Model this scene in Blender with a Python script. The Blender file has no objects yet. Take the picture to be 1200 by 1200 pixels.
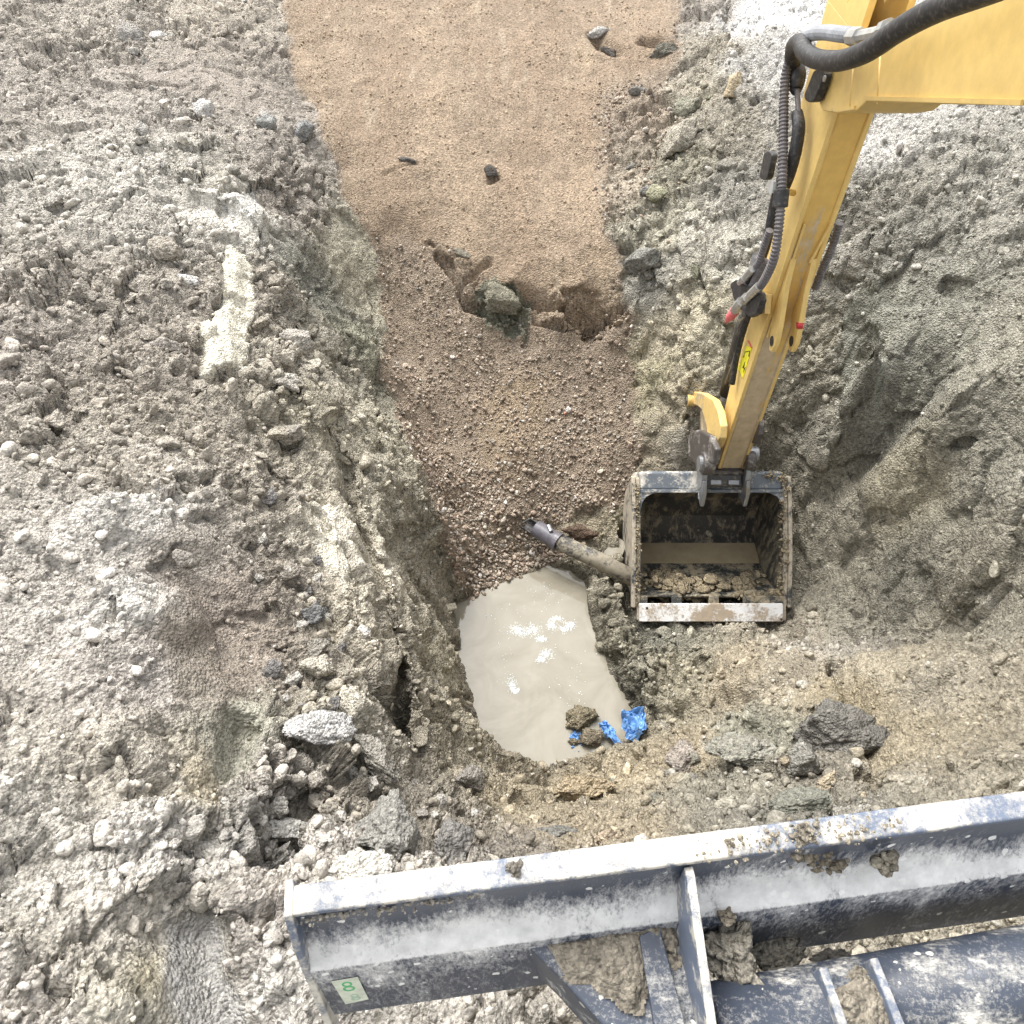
import bpy, bmesh, math, random
import numpy as np
from mathutils import Vector, Matrix

# ------------------------------------------------------------------ camera, world, sun
SC = bpy.context.scene
PI = math.pi
F = 903.0; CAMZ = 2.6; PITCH = math.radians(50)
cam_d = bpy.data.cameras.new('camera'); cam = bpy.data.objects.new('camera', cam_d)
SC.collection.objects.link(cam); SC.camera = cam
cam.location = (0, 0, CAMZ); cam.rotation_euler = (PI/2 - PITCH, 0, 0)
cam_d.sensor_width = 36; cam_d.sensor_fit = 'HORIZONTAL'; cam_d.lens = 36*F/1200
cam_d.clip_start = .05; cam_d.clip_end = 500
w = bpy.data.worlds.new('World'); SC.world = w; w.use_nodes = True
nt = w.node_tree; bg = nt.nodes['Background']
SUN_EL, SUN_AZ = math.radians(58), math.radians(-35)      # azimuth from +Y towards +X
sky = nt.nodes.new('ShaderNodeTexSky'); sky.sky_type = 'NISHITA'; sky.sun_disc = False
sky.sun_elevation = SUN_EL; sky.sun_rotation = SUN_AZ; sky.dust_density = 4; sky.ozone_density = .6
hs = nt.nodes.new('ShaderNodeHueSaturation'); hs.inputs['Saturation'].default_value = .16
nt.links.new(sky.outputs[0], hs.inputs['Color']); nt.links.new(hs.outputs[0], bg.inputs[0])
bg.inputs[1].default_value = .145
sd = bpy.data.lights.new('sun', 'SUN'); sun = bpy.data.objects.new('sun', sd); SC.collection.objects.link(sun)
sd.energy = 1.1; sd.angle = math.radians(24); sd.color = (1, .96, .9)
sdir = Vector((math.sin(SUN_AZ)*math.cos(SUN_EL), math.cos(SUN_AZ)*math.cos(SUN_EL), math.sin(SUN_EL)))
sun.rotation_euler = sdir.to_track_quat('Z', 'Y').to_euler(); sun.location = (0, 0, 20)
SC.view_settings.view_transform = 'Standard'; SC.view_settings.look = 'None'
SC.view_settings.gamma = 1; SC.view_settings.use_curve_mapping = False
SC.view_settings.exposure = 1.45
SC.render.engine = 'CYCLES'

# ------------------------------------------------------------------ picture geometry -> place
CP, SP = math.cos(PITCH), math.sin(PITCH)
def ray(px, py):
    u = (px-600)/F; v = (600-py)/F
    return np.array([u, CP+v*SP, -SP+v*CP])
def P(px, py, z=None, x=None, y=None, D=None):
    d = ray(px, py)
    if z is not None: t = (z-CAMZ)/d[2]
    elif x is not None: t = x/d[0]
    elif y is not None: t = y/d[1]
    else: t = D
    p = d*t; p[2] += CAMZ
    return p

# ------------------------------------------------------------------ noise
rng = np.random.default_rng(7)
def hsh(i, j, k, s=0):
    n = (i.astype(np.int64)*73856093) ^ (j.astype(np.int64)*19349663) ^ (k.astype(np.int64)*83492791) ^ (s*2654435761)
    n = (n ^ (n >> 13)) * 1274126177 & 0xffffffff
    n = (n ^ (n >> 16)) * 668265263 & 0xffffffff
    n = n ^ (n >> 15)
    return ((n & 0xffffff).astype(np.float32))/16777216.
def vnoise(p, s=0):
    f = np.floor(p); t = (p-f).astype(np.float32); t = t*t*(3-2*t); f = f.astype(np.int64)
    out = 0
    for a in (0, 1):
        for b in (0, 1):
            for c in (0, 1):
                wt = (t[:, 0] if a else 1-t[:, 0])*(t[:, 1] if b else 1-t[:, 1])*(t[:, 2] if c else 1-t[:, 2])
                out = out + wt*hsh(f[:, 0]+a, f[:, 1]+b, f[:, 2]+c, s)
    return out*2-1
def fbm(p, sc, octs=4, s=0, g=.5):
    o = 0; a = 1; n = 0
    for i in range(octs):
        o = o + a*vnoise(p*sc + 17.3*i, s+i); n += a; a *= g; sc *= 2.03
    return o/n
def clods(p, sc, s=0, dens=.7):
    """union of little domes, one per cell; returns height (in metres/sc units) and the id tone of the owning clod"""
    q = p*sc; f = np.floor(q).astype(np.int64); best = np.zeros(len(p), np.float32); tone = np.full(len(p), .5, np.float32)
    for a in (-1, 0, 1):
        for b in (-1, 0, 1):
            for c in (-1, 0, 1):
                i, j, k = f[:, 0]+a, f[:, 1]+b, f[:, 2]+c
                h1 = hsh(i, j, k, s+1); h2 = hsh(i, j, k, s+2); h3 = hsh(i, j, k, s+3); h4 = hsh(i, j, k, s+4)
                r = (.22+.42*h4*h4)
                dx = q[:, 0]-i-h1; dy = q[:, 1]-j-h2; dz = q[:, 2]-k-h3
                # squashed / angular distance
                dd = np.maximum(np.maximum(np.abs(dx+(h2*2-1)*dy)*1.05, np.abs(dy-(h3*2-1)*dx+(h1-.5)*dz)*1.1), np.maximum(np.abs(dz+(h4-.5)*dx)*1.1, .70*(np.abs(dx)+np.abs(dy)+np.abs(dz))))
                dd = np.maximum(dd, .95*np.sqrt(dx*dx+dy*dy+dz*dz)); e = np.clip((1-dd/r)*2.4, 0, 1); e = e*(1.25-.25*e); hh = e*(.78+(dx*(h3-.5)+dy*(h2-.5))*1.6)*r*(h1 < dens)
                m = hh > best; best = np.where(m, hh, best); tone = np.where(m, h2, tone)
    return best/sc, tone

def facets(p, sc, s=0, crack=.55):
    """broken ground: every cell is a tilted plane with fissures between; returns height, tone"""
    q = p*sc; f = np.floor(q).astype(np.int64); n = len(p)
    b1 = np.full(n, 9., np.float32); b2 = np.full(n, 9., np.float32); hh = np.zeros(n, np.float32); tone = np.zeros(n, np.float32)
    for a in (-1, 0, 1):
        for b in (-1, 0, 1):
            for c in (-1, 0, 1):
                i, j, k = f[:, 0]+a, f[:, 1]+b, f[:, 2]+c
                h1 = hsh(i, j, k, s+1); h2 = hsh(i, j, k, s+2); h3 = hsh(i, j, k, s+3)
                dx = q[:, 0]-i-h1; dy = q[:, 1]-j-h2; dz = q[:, 2]-k-h3
                d = np.sqrt(dx*dx+dy*dy+dz*dz); m = d < b1
                b2 = np.where(m, b1, np.minimum(b2, d)); b1 = np.where(m, d, b1)
                hh = np.where(m, (h3-.5)*.55+dx*(h2-.5)*1.5+dy*(h1-.5)*1.5+dz*(h3-h1)*.8, hh); tone = np.where(m, h2, tone)
    return (hh-crack*np.exp(-((b2-b1)/.10)))/sc, tone
def seg_dist(x, y, pts):
    best = np.full(x.shape, 1e9)
    for (ax, ay), (bx, by) in zip(pts[:-1], pts[1:]):
        vx, vy = bx-ax, by-ay; L = vx*vx+vy*vy+1e-12
        t = np.clip(((x-ax)*vx+(y-ay)*vy)/L, 0, 1)
        best = np.minimum(best, (x-ax-t*vx)**2+(y-ay-t*vy)**2)
    return np.sqrt(best)
def sdf(x, y, poly):      # negative inside
    d = seg_dist(x, y, list(poly)+[poly[0]]); ins = np.zeros(x.shape, bool); n = len(poly)
    for i in range(n):
        ax, ay = poly[i]; bx, by = poly[(i+1) % n]
        c = ((ay > y) != (by > y)) & (x < (bx-ax)*(y-ay)/(by-ay+1e-12)+ax)
        ins ^= c
    return np.where(ins, -d, d)
def sstep(a, b, v): t = np.clip((v-a)/(b-a), 0, 1); return t*t*(3-2*t)

# ------------------------------------------------------------------ the lie of the land
WZ = -1.7
CTRL = [
 # far ground
 (-150,0,.5),(0,0,.45),(150,0,.42),(250,0,.38),(320,0,.33),(420,0,.22),(600,0,.25),(740,0,.25),(800,10,.30),(850,0,.42),(930,0,.5),(1050,0,.55),(1200,0,.6),(1350,0,.6),
 # left bank, flat top
 (0,150,.42),(0,350,.42),(0,600,.5),(0,850,.55),(0,1050,.65),(0,1200,.7),(-150,500,.5),(-150,900,.6),
 (150,120,.38),(150,250,.32),(150,400,.30),(150,550,.34),(150,700,.36),(150,830,.38),(150,950,.46),(150,1100,.55),(150,1200,.6),
 (250,100,.30),(240,230,.24),(240,300,.22),(240,420,.16),(250,520,.16),(250,620,.16),(260,740,.12),(270,820,.16),(210,900,.36),(250,960,.32),(300,1020,.4),(300,1100,.48),(300,1200,.5),
 (320,80,.22),(325,200,.12),(310,260,.12),(320,330,.02),(330,420,-.02),(340,520,-.08),(350,620,-.08),(360,720,-.10),(350,830,.02),(330,920,.14),(400,900,.0),(400,970,.15),(400,1050,.35),(400,1120,.42),(400,1200,.45),
 (370,140,.08),(385,200,-.05),(350,300,-.1),(360,350,-.25),(375,410,-.3),(400,470,-.3),(390,540,-.22),(400,620,-.25),(425,700,-.25),(440,780,-.25),(445,850,-.2),
 # lower ledge of the left bank
 (425,300,-.5),(425,360,-.75),(440,450,-.8),(430,400,-.6),(430,520,-.45),(455,580,-.5),(475,650,-.55),(490,720,-.6),(510,800,-.62),(520,860,-.65),
 (465,490,-.75),(490,560,-.8),(505,610,-.85),(520,660,-1.0),(528,720,-1.15),(545,780,-1.15),(560,830,-1.15),
 # ramp
 (345,60,.16),(375,130,.02),(400,200,-.15),(430,270,-.38),(500,100,.08),(500,200,-.16),(600,100,.06),(600,200,-.18),(600,300,-.45),(600,330,-.5),(500,280,-.42),(540,320,-.52),(680,330,-.5),(700,200,-.2),(680,90,.05),
 (500,340,-.68),(600,385,-.85),(690,385,-.82),(460,420,-.98),(600,450,-1.03),(700,450,-1.03),(500,520,-1.2),(600,520,-1.22),(720,520,-1.24),(530,600,-1.42),(600,600,-1.42),(700,590,-1.42),(560,660,-1.64),(620,645,-1.645),(545,690,-1.69),(590,672,-1.69),(650,652,-1.68),(565,685,-1.69),(610,625,-1.57),
 # right wall
 (760,40,.25),(790,100,.12),(730,200,-.14),(730,280,-.3),(740,350,-.5),(755,420,-.85),(765,480,-1.05),(765,540,-1.28),
 (800,180,.02),(800,260,-.1),(790,340,-.35),(800,420,-.6),(800,500,-.95),(860,60,.38),(880,120,.34),(850,200,.1),(870,280,-.05),(860,350,-.25),(880,430,-.55),(900,500,-.9),(850,545,-1.2),
 (1000,150,.42),(1050,150,.5),(1000,260,.2),(1050,250,.35),(1200,250,.5),(1000,340,.0),(1040,380,.08),(960,400,-.35),(1000,450,-.42),(1060,500,-.35),(960,500,-.75),(1000,560,-.95),(1060,600,-.75),(1060,680,-.95),
 (940,600,-1.25),(1000,640,-1.2),(940,700,-1.52),(1000,710,-1.3),(1060,730,-1.1),(1200,400,.25),(1200,600,-.1),(1200,750,-.2),(1120,450,.05),(1120,600,-.45),(1120,720,-.75),(1350,500,.5),(1350,900,.5),
 # under the bucket and the mud tongue to the water
 (660,605,-1.54),(720,600,-1.5),(720,650,-1.56),(690,660,-1.6),(740,720,-1.5),(730,770,-1.5),(755,810,-1.55),(830,620,-1.85),(780,640,-1.8),(880,640,-1.8),(830,690,-1.85),(800,740,-1.55),(860,745,-1.45),(820,800,-1.35),(900,760,-1.25),(970,760,-1.05),
 # near slope
 (765,850,-1.5),(750,895,-1.4),(700,905,-1.52),(640,912,-1.5),(590,905,-1.35),(585,935,-1.05),(700,940,-1.1),(800,860,-1.15),(860,840,-1.05),(900,880,-.75),(960,820,-.9),(1000,800,-.85),(1010,880,-.6),(1040,840,-.7),(1045,920,-.35),(1100,850,-.3),(1200,900,.1),
 (500,920,-.45),(560,960,-.45),(600,970,-.5),(700,970,-.6),(800,930,-.6),(900,940,-.35),(1000,940,-.25),(500,980,.0),(550,1010,.05),(620,1010,-.05),(720,1000,-.1),(850,980,.0),(1000,970,.05),
 (450,960,.1),(480,1030,.25),(600,1060,.25),(800,1050,.28),(1000,1020,.25),(850,1110,.46),(900,1100,.45),(1000,1100,.45),(500,1180,.46),(600,1180,.46),(650,1190,.42),(800,1200,.45),(1000,1200,.45),(1200,1050,.4),(1200,1200,.5),(1350,1200,.5),
]
cw = np.array([P(a, b, z=c) for a, b, c in CTRL])
# extra anchors behind the camera and far away
ex = [(-3,-1.5,.6),(0,-1.5,.5),(3,-1.5,.5),(-6,0,.6),(6,0,.6),(-8,4,.5),(8,4,.6),(-8,9,.5),(0,10,.5),(8,9,.6),(-3,12,.5),(4,12,.6),(-3,9.5,.45),(3.5,9.5,.55)]
cw = np.vstack([cw, np.array(ex)])
_d = np.sqrt((cw[:, None, 0]-cw[None, :, 0])**2+(cw[:, None, 1]-cw[None, :, 1])**2)
n_ = len(cw)
A_ = np.zeros((n_+1, n_+1)); A_[:n_, :n_] = -_d + np.eye(n_)*.006; A_[n_, :n_] = 1; A_[:n_, n_] = 1
sol = np.linalg.solve(A_, np.append(cw[:, 2], 0))
def rbf(x, y):
    out = np.empty(len(x), np.float32)
    for s in range(0, len(x), 60000):
        xs = x[s:s+60000, None].astype(np.float32); ys = y[s:s+60000, None].astype(np.float32)
        d = np.sqrt((xs-cw[None, :, 0].astype(np.float32))**2+(ys-cw[None, :, 1].astype(np.float32))**2)
        out[s:s+60000] = -d @ sol[:n_].astype(np.float32) + sol[n_]
    far = np.maximum(np.abs(x)-7, 0)+np.maximum(y-10, 0)+np.maximum(-1.5-y, 0)
    k = np.clip(far/4, 0, 1)
    return out*(1-k)+.5*k
def XY(pts, z): return [tuple(P(a, b, z=z)[:2]) for a, b in pts]
def XYZ(pts): return [tuple(P(a, b, z=c)[:2]) for a, b, c in pts]
POND = XY([(533,712),(560,694),(585,684),(610,676),(640,662),(668,667),(690,690),(688,715),(700,755),(722,800),(746,842),(742,872),(700,888),(640,896),(592,888),(560,850),(552,800),(536,750)], WZ)
CRACKS = [  # polyline with the ground level it runs on, width, depth
 (XYZ([(400,520,-.26),(420,600,-.33),(440,670,-.38),(455,740,-.42),(468,790,-.44),(480,850,-.42)]), .035, .16),
 (XYZ([(455,750,-.43),(468,800,-.45),(478,835,-.43)]), .022, .15),
 (XYZ([(700,38,.2),(712,55,.15),(724,60,.15)]), .05, .16),
 (XYZ([(758,50,.2),(772,57,.18),(788,60,.2)]), .04, .12),
 (XYZ([(450,196,-.13),(470,190,-.12),(492,185,-.11)]), .010, .03),
 (XYZ([(574,206,-.17),(580,203,-.17)]), .022, .05),
 (XYZ([(515,292,-.44),(535,315,-.5),(548,345,-.6),(575,352,-.62),(610,345,-.6),(645,345,-.58),(690,352,-.58),(730,352,-.56)]), .022, .13),
 (XYZ([(625,362,-.66),(660,372,-.7),(700,368,-.7),(728,378,-.72)]), .016, .07),
 (XYZ([(600,340,-.56),(618,362,-.64),(612,385,-.75)]), .018, .07),
 (XYZ([(655,345,-.58),(662,368,-.68)]), .014, .06),
 (XYZ([(700,350,-.58),(704,385,-.74)]), .014, .06),
 (XYZ([(545,330,-.55),(575,312,-.5)]), .02, .06),
 (XYZ([(506,232,-.25),(530,236,-.25),(552,248,-.3)]), .008, .012),
 (XYZ([(335,235,.0),(350,222,.0),(368,220,.0)]), .04, .08),
 (XYZ([(985,775,-.95),(1000,820,-.85),(1025,870,-.6),(1040,900,-.4)]), .045, .16),
 (XYZ([(920,475,-.7),(965,478,-.7),(985,490,-.6)]), .03, .08),
 (XYZ([(925,515,-1.),(932,560,-1.2),(925,620,-1.35),(918,680,-1.5)]), .016, .07),
 (XYZ([(985,340,-.1),(1005,390,-.2),(1020,450,-.3),(1040,520,-.25)]), .04, .07),
 (XYZ([(1020,600,-.85),(1018,650,-1.0),(1030,720,-1.2)]), .03, .10),
 (XYZ([(820,770,-1.4),(835,790,-1.35)]), .04, .08),
 (XYZ([(205,870,.3),(218,900,.33),(225,935,.33)]), .04, .08),
 (XYZ([(285,850,.12),(270,900,.22),(255,930,.28)]), .045, .09),
 (XYZ([(855,0,.42),(870,60,.38),(895,95,.36)]), .05, .10),
]
# scooped-out tooth marks and small plateaus: (polyline, half width, lift)
HUMPS = [
 (XYZ([(240,232,.22),(285,235,.22),(300,250,.2)]), .11, .09),
 (XYZ([(265,300,.2),(262,370,.15),(262,425,.14)]), .09, .05),
 (XYZ([(150,690,.38),(185,710,.34)]), .14, .08),
 (XYZ([(150,600,.36),(200,620,.3)]), .16, .07),
 (XYZ([(700,740,-1.55),(720,790,-1.55),(750,800,-1.5)]), .10, .10),
 (XYZ([(700,690,-1.6),(720,700,-1.55)]), .10, .05),
 (XYZ([(400,620,-.25),(410,680,-.25),(430,730,-.25)]), .07, .05),
 (XYZ([(480,480,-.75),(500,560,-.8),(512,620,-.9)]), .07, .06),
 (XYZ([(390,500,-.25),(375,480,-.25)]), .09, .07),
 (XYZ([(170,860,.4),(190,900,.4),(180,950,.46)]), .13, .06),
 (XYZ([(700,945,-.85),(640,925,-1.0)]), .12, .05),
 (XYZ([(880,105,.36),(940,120,.42)]), .15, .05),
]
SCOOP = [
 (XYZ([(205,1100,.53),(225,1150,.55),(245,1230,.55)]), .17, .20),
 (XYZ([(330,1000,.28),(345,940,.18)]), .12, .20),
 (XYZ([(250,740,.15),(290,760,.1)]), .28, .07),
 (XYZ([(717,641,-1.56),(719,641,-1.56)]), .13, .07),
 (XYZ([(285,840,.16),(265,920,.2)]), .09, .04),
 (XYZ([(1000,610,-1.05),(990,560,-.9)]), .18, .06),
]
def height(x, y):
    x = np.asarray(x, np.float64); y = np.asarray(y, np.float64)
    p = np.stack([x, y, x*0], 1)
    wx = x+.05*fbm(p, 3.1, 3, 11)+.015*fbm(p, 14, 2, 15); wy = y+.05*fbm(p, 3.1, 3, 21)+.015*fbm(p, 14, 2, 25)
    z = rbf(wx, wy).astype(np.float64)
    def near(pl, m):
        a = np.array(pl); return np.where((wx > a[:, 0].min()-m) & (wx < a[:, 0].max()+m) & (wy > a[:, 1].min()-m) & (wy < a[:, 1].max()+m))[0]
    for pl, wd, dp in CRACKS:
        k = near(pl, wd*3); d = seg_dist(wx[k], wy[k], pl); z[k] -= dp*np.exp(-(d/wd)**2)
    for pl, wd, h in HUMPS:
        k = near(pl, wd); d = seg_dist(wx[k], wy[k], pl); z[k] += h*sstep(wd, wd*.45, d)
    for pl, wd, h in SCOOP:
        k = near(pl, wd); d = seg_dist(wx[k], wy[k], pl); z[k] -= h*(1-sstep(0, wd, d))
    k = near(POND, .6); sd_ = np.full(x.shape, .6)
    sd_[k] = sdf(x[k]+.014*fbm(p[k], 12, 2, 5), y[k]+.014*fbm(p[k], 12, 2, 6), POND)
    ins = WZ-.006-.35*np.clip(-sd_, 0, .04)-.8*np.clip(-sd_-.04, 0, .25)
    z = np.where(sd_ < 0, np.minimum(z, ins), np.maximum(np.where(sd_ < .55, np.minimum(z, WZ+.012+2.9*sd_+2.*sd_*sd_), z), WZ+.004+np.clip(sd_, 0, .5)*.12))
    k = np.where((x > .74) & (x < 1.78) & (y > 2.45) & (y < 3.45))[0]
    lim = np.interp(y[k], [2.5, 2.68, 2.9, 3.35, 3.45], [-1.54, -1.60, -1.86, -1.78, -1.45]); z[k] = np.minimum(z[k], lim)
    return z
def hit(px, py):
    d = ray(px, py); t = np.linspace(.8, 12, 150)
    for it in range(2):
        q = d[None]*t[:, None]; q[:, 2] += CAMZ
        h = height(q[:, 0], q[:, 1]); k = max(1, int(np.argmax(q[:, 2] < h)))
        if it == 0: t = np.linspace(t[k-1], t[k], 24)
    a = q[k-1, 2]-h[k-1]; b = h[k]-q[k, 2]; s = a/(a+b+1e-9)
    return q[k-1]*(1-s)+q[k]*s

# colour of the soil: (px, py, r, g, b, cloddiness, smear)
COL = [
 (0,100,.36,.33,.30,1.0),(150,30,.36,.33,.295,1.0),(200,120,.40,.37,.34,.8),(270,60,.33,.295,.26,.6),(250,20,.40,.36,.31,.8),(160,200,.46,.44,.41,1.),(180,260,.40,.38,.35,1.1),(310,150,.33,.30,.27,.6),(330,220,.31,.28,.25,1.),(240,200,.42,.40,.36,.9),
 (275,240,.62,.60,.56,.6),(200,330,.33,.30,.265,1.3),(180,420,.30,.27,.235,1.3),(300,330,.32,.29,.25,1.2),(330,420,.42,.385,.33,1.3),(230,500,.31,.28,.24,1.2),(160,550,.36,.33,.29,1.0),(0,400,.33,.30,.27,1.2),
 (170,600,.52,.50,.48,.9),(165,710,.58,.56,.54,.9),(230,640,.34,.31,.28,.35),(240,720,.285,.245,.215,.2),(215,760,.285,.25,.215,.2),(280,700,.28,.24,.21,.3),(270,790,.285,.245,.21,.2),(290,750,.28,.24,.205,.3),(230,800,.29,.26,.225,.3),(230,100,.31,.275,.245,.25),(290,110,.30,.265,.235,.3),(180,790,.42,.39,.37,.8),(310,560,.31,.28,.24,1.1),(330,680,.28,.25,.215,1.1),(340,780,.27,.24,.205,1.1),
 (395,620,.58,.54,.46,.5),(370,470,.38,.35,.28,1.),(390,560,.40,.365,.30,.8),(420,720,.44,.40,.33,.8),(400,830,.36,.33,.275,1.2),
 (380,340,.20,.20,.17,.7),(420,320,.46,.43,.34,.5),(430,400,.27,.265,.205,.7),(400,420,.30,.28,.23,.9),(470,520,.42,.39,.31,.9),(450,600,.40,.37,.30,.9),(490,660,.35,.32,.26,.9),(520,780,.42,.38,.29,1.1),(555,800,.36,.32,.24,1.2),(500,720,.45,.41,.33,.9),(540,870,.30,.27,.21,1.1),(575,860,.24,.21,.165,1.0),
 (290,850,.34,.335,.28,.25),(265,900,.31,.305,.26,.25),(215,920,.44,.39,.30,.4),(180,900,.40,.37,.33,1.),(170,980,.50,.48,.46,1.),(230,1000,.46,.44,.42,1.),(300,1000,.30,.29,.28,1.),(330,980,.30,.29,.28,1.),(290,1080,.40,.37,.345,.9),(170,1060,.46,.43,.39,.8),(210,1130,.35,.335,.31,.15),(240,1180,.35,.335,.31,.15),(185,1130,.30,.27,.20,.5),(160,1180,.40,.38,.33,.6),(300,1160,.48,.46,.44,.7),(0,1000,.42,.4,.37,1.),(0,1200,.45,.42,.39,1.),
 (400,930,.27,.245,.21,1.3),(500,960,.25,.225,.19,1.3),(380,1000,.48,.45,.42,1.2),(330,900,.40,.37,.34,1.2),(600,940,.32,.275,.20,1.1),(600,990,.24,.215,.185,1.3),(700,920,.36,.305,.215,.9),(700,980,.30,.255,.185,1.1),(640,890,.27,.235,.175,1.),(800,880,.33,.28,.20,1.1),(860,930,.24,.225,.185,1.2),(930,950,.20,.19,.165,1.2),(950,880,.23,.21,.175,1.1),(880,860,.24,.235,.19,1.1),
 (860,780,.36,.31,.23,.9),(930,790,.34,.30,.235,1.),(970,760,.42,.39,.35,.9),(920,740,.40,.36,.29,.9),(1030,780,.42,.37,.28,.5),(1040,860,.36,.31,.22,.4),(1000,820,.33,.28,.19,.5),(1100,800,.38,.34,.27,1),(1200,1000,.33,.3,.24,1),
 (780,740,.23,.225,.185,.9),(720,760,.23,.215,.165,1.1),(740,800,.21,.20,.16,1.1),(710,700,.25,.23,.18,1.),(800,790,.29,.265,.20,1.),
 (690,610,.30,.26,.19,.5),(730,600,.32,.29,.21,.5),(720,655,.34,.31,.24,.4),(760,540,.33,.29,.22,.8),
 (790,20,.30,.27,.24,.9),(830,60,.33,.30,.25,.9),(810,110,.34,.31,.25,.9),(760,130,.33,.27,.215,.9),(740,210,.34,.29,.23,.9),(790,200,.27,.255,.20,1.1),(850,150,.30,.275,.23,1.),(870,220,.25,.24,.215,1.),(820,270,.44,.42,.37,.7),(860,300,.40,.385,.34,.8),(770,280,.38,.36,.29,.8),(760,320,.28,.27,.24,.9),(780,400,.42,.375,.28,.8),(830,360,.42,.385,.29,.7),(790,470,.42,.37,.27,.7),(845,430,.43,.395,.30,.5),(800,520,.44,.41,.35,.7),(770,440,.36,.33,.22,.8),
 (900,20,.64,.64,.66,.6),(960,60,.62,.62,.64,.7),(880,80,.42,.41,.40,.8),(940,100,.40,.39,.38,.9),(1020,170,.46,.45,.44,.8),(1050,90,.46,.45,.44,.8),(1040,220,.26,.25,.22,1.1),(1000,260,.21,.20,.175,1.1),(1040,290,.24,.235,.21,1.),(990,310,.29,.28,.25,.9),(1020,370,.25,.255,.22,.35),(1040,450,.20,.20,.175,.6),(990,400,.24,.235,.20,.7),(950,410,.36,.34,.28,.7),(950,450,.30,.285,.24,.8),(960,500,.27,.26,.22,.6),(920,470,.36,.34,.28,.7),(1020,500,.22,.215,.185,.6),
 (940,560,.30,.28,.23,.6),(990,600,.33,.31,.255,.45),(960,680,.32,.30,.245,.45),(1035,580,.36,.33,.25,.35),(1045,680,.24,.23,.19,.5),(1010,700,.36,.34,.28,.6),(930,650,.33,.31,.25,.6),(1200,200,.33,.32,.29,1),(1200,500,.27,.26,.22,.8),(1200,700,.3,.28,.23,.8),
]
_ch = [hit(c[0], c[1]) for c in COL]
ccol = np.array([(h[0], h[1], h[2], *c[2:]) for h, c in zip(_ch, COL)], np.float32)
_g = ccol[:, 3:6].mean(1, keepdims=True); ccol[:, 3:6] = (ccol[:, 3:6]*.82+_g*.18)*np.array([[1.02, 1., .94]], np.float32)
def hp(pts): return [tuple(hit(a, b)[:2]) for a, b in pts]
RAMP = hp([(325,-40),(345,90),(380,150),(402,230),(440,290),(447,420),(470,500),(508,590),(530,660),(545,705),(600,678),(662,655),(690,640),(640,618),(690,600),(742,590),(752,540),(745,420),(727,335),(712,250),(715,140),(795,75),(800,-40)])
SAND = hp([(325,-40),(345,90),(380,150),(402,230),(436,285),(478,275),(500,290),(540,335),(560,352),(600,390),(700,390),(727,370),(725,320),(705,240),(700,110),(785,70),(790,-40)])
SILT = hp([(560,470),(600,430),(650,440),(640,520),(600,570),(560,540)])
CLAY = hp([(553,345),(575,322),(600,330),(622,352),(622,385),(600,398),(572,380)])
LEDGE = hp([(500,280),(535,290),(560,325),(552,345),(600,330),(660,338),(728,335),(735,395),(690,398),(650,385),(622,372),(600,395),(560,372),(530,330)])
SLAB1 = hp([(270,285),(292,298),(297,370),(290,432),(236,436),(240,372),(262,350),(264,320)])
SLAB2 = hp([(362,585),(400,600),(416,660),(405,690),(380,640)])
SLAB3 = hp([(192,1078),(235,1085),(300,1215),(215,1230),(203,1140)])
SLAB4 = hp([(1000,345),(1040,440),(1046,500),(1020,470),(990,380)])
SLAB5 = hp([(252,228),(300,222),(312,250),(296,262),(272,250)])
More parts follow.
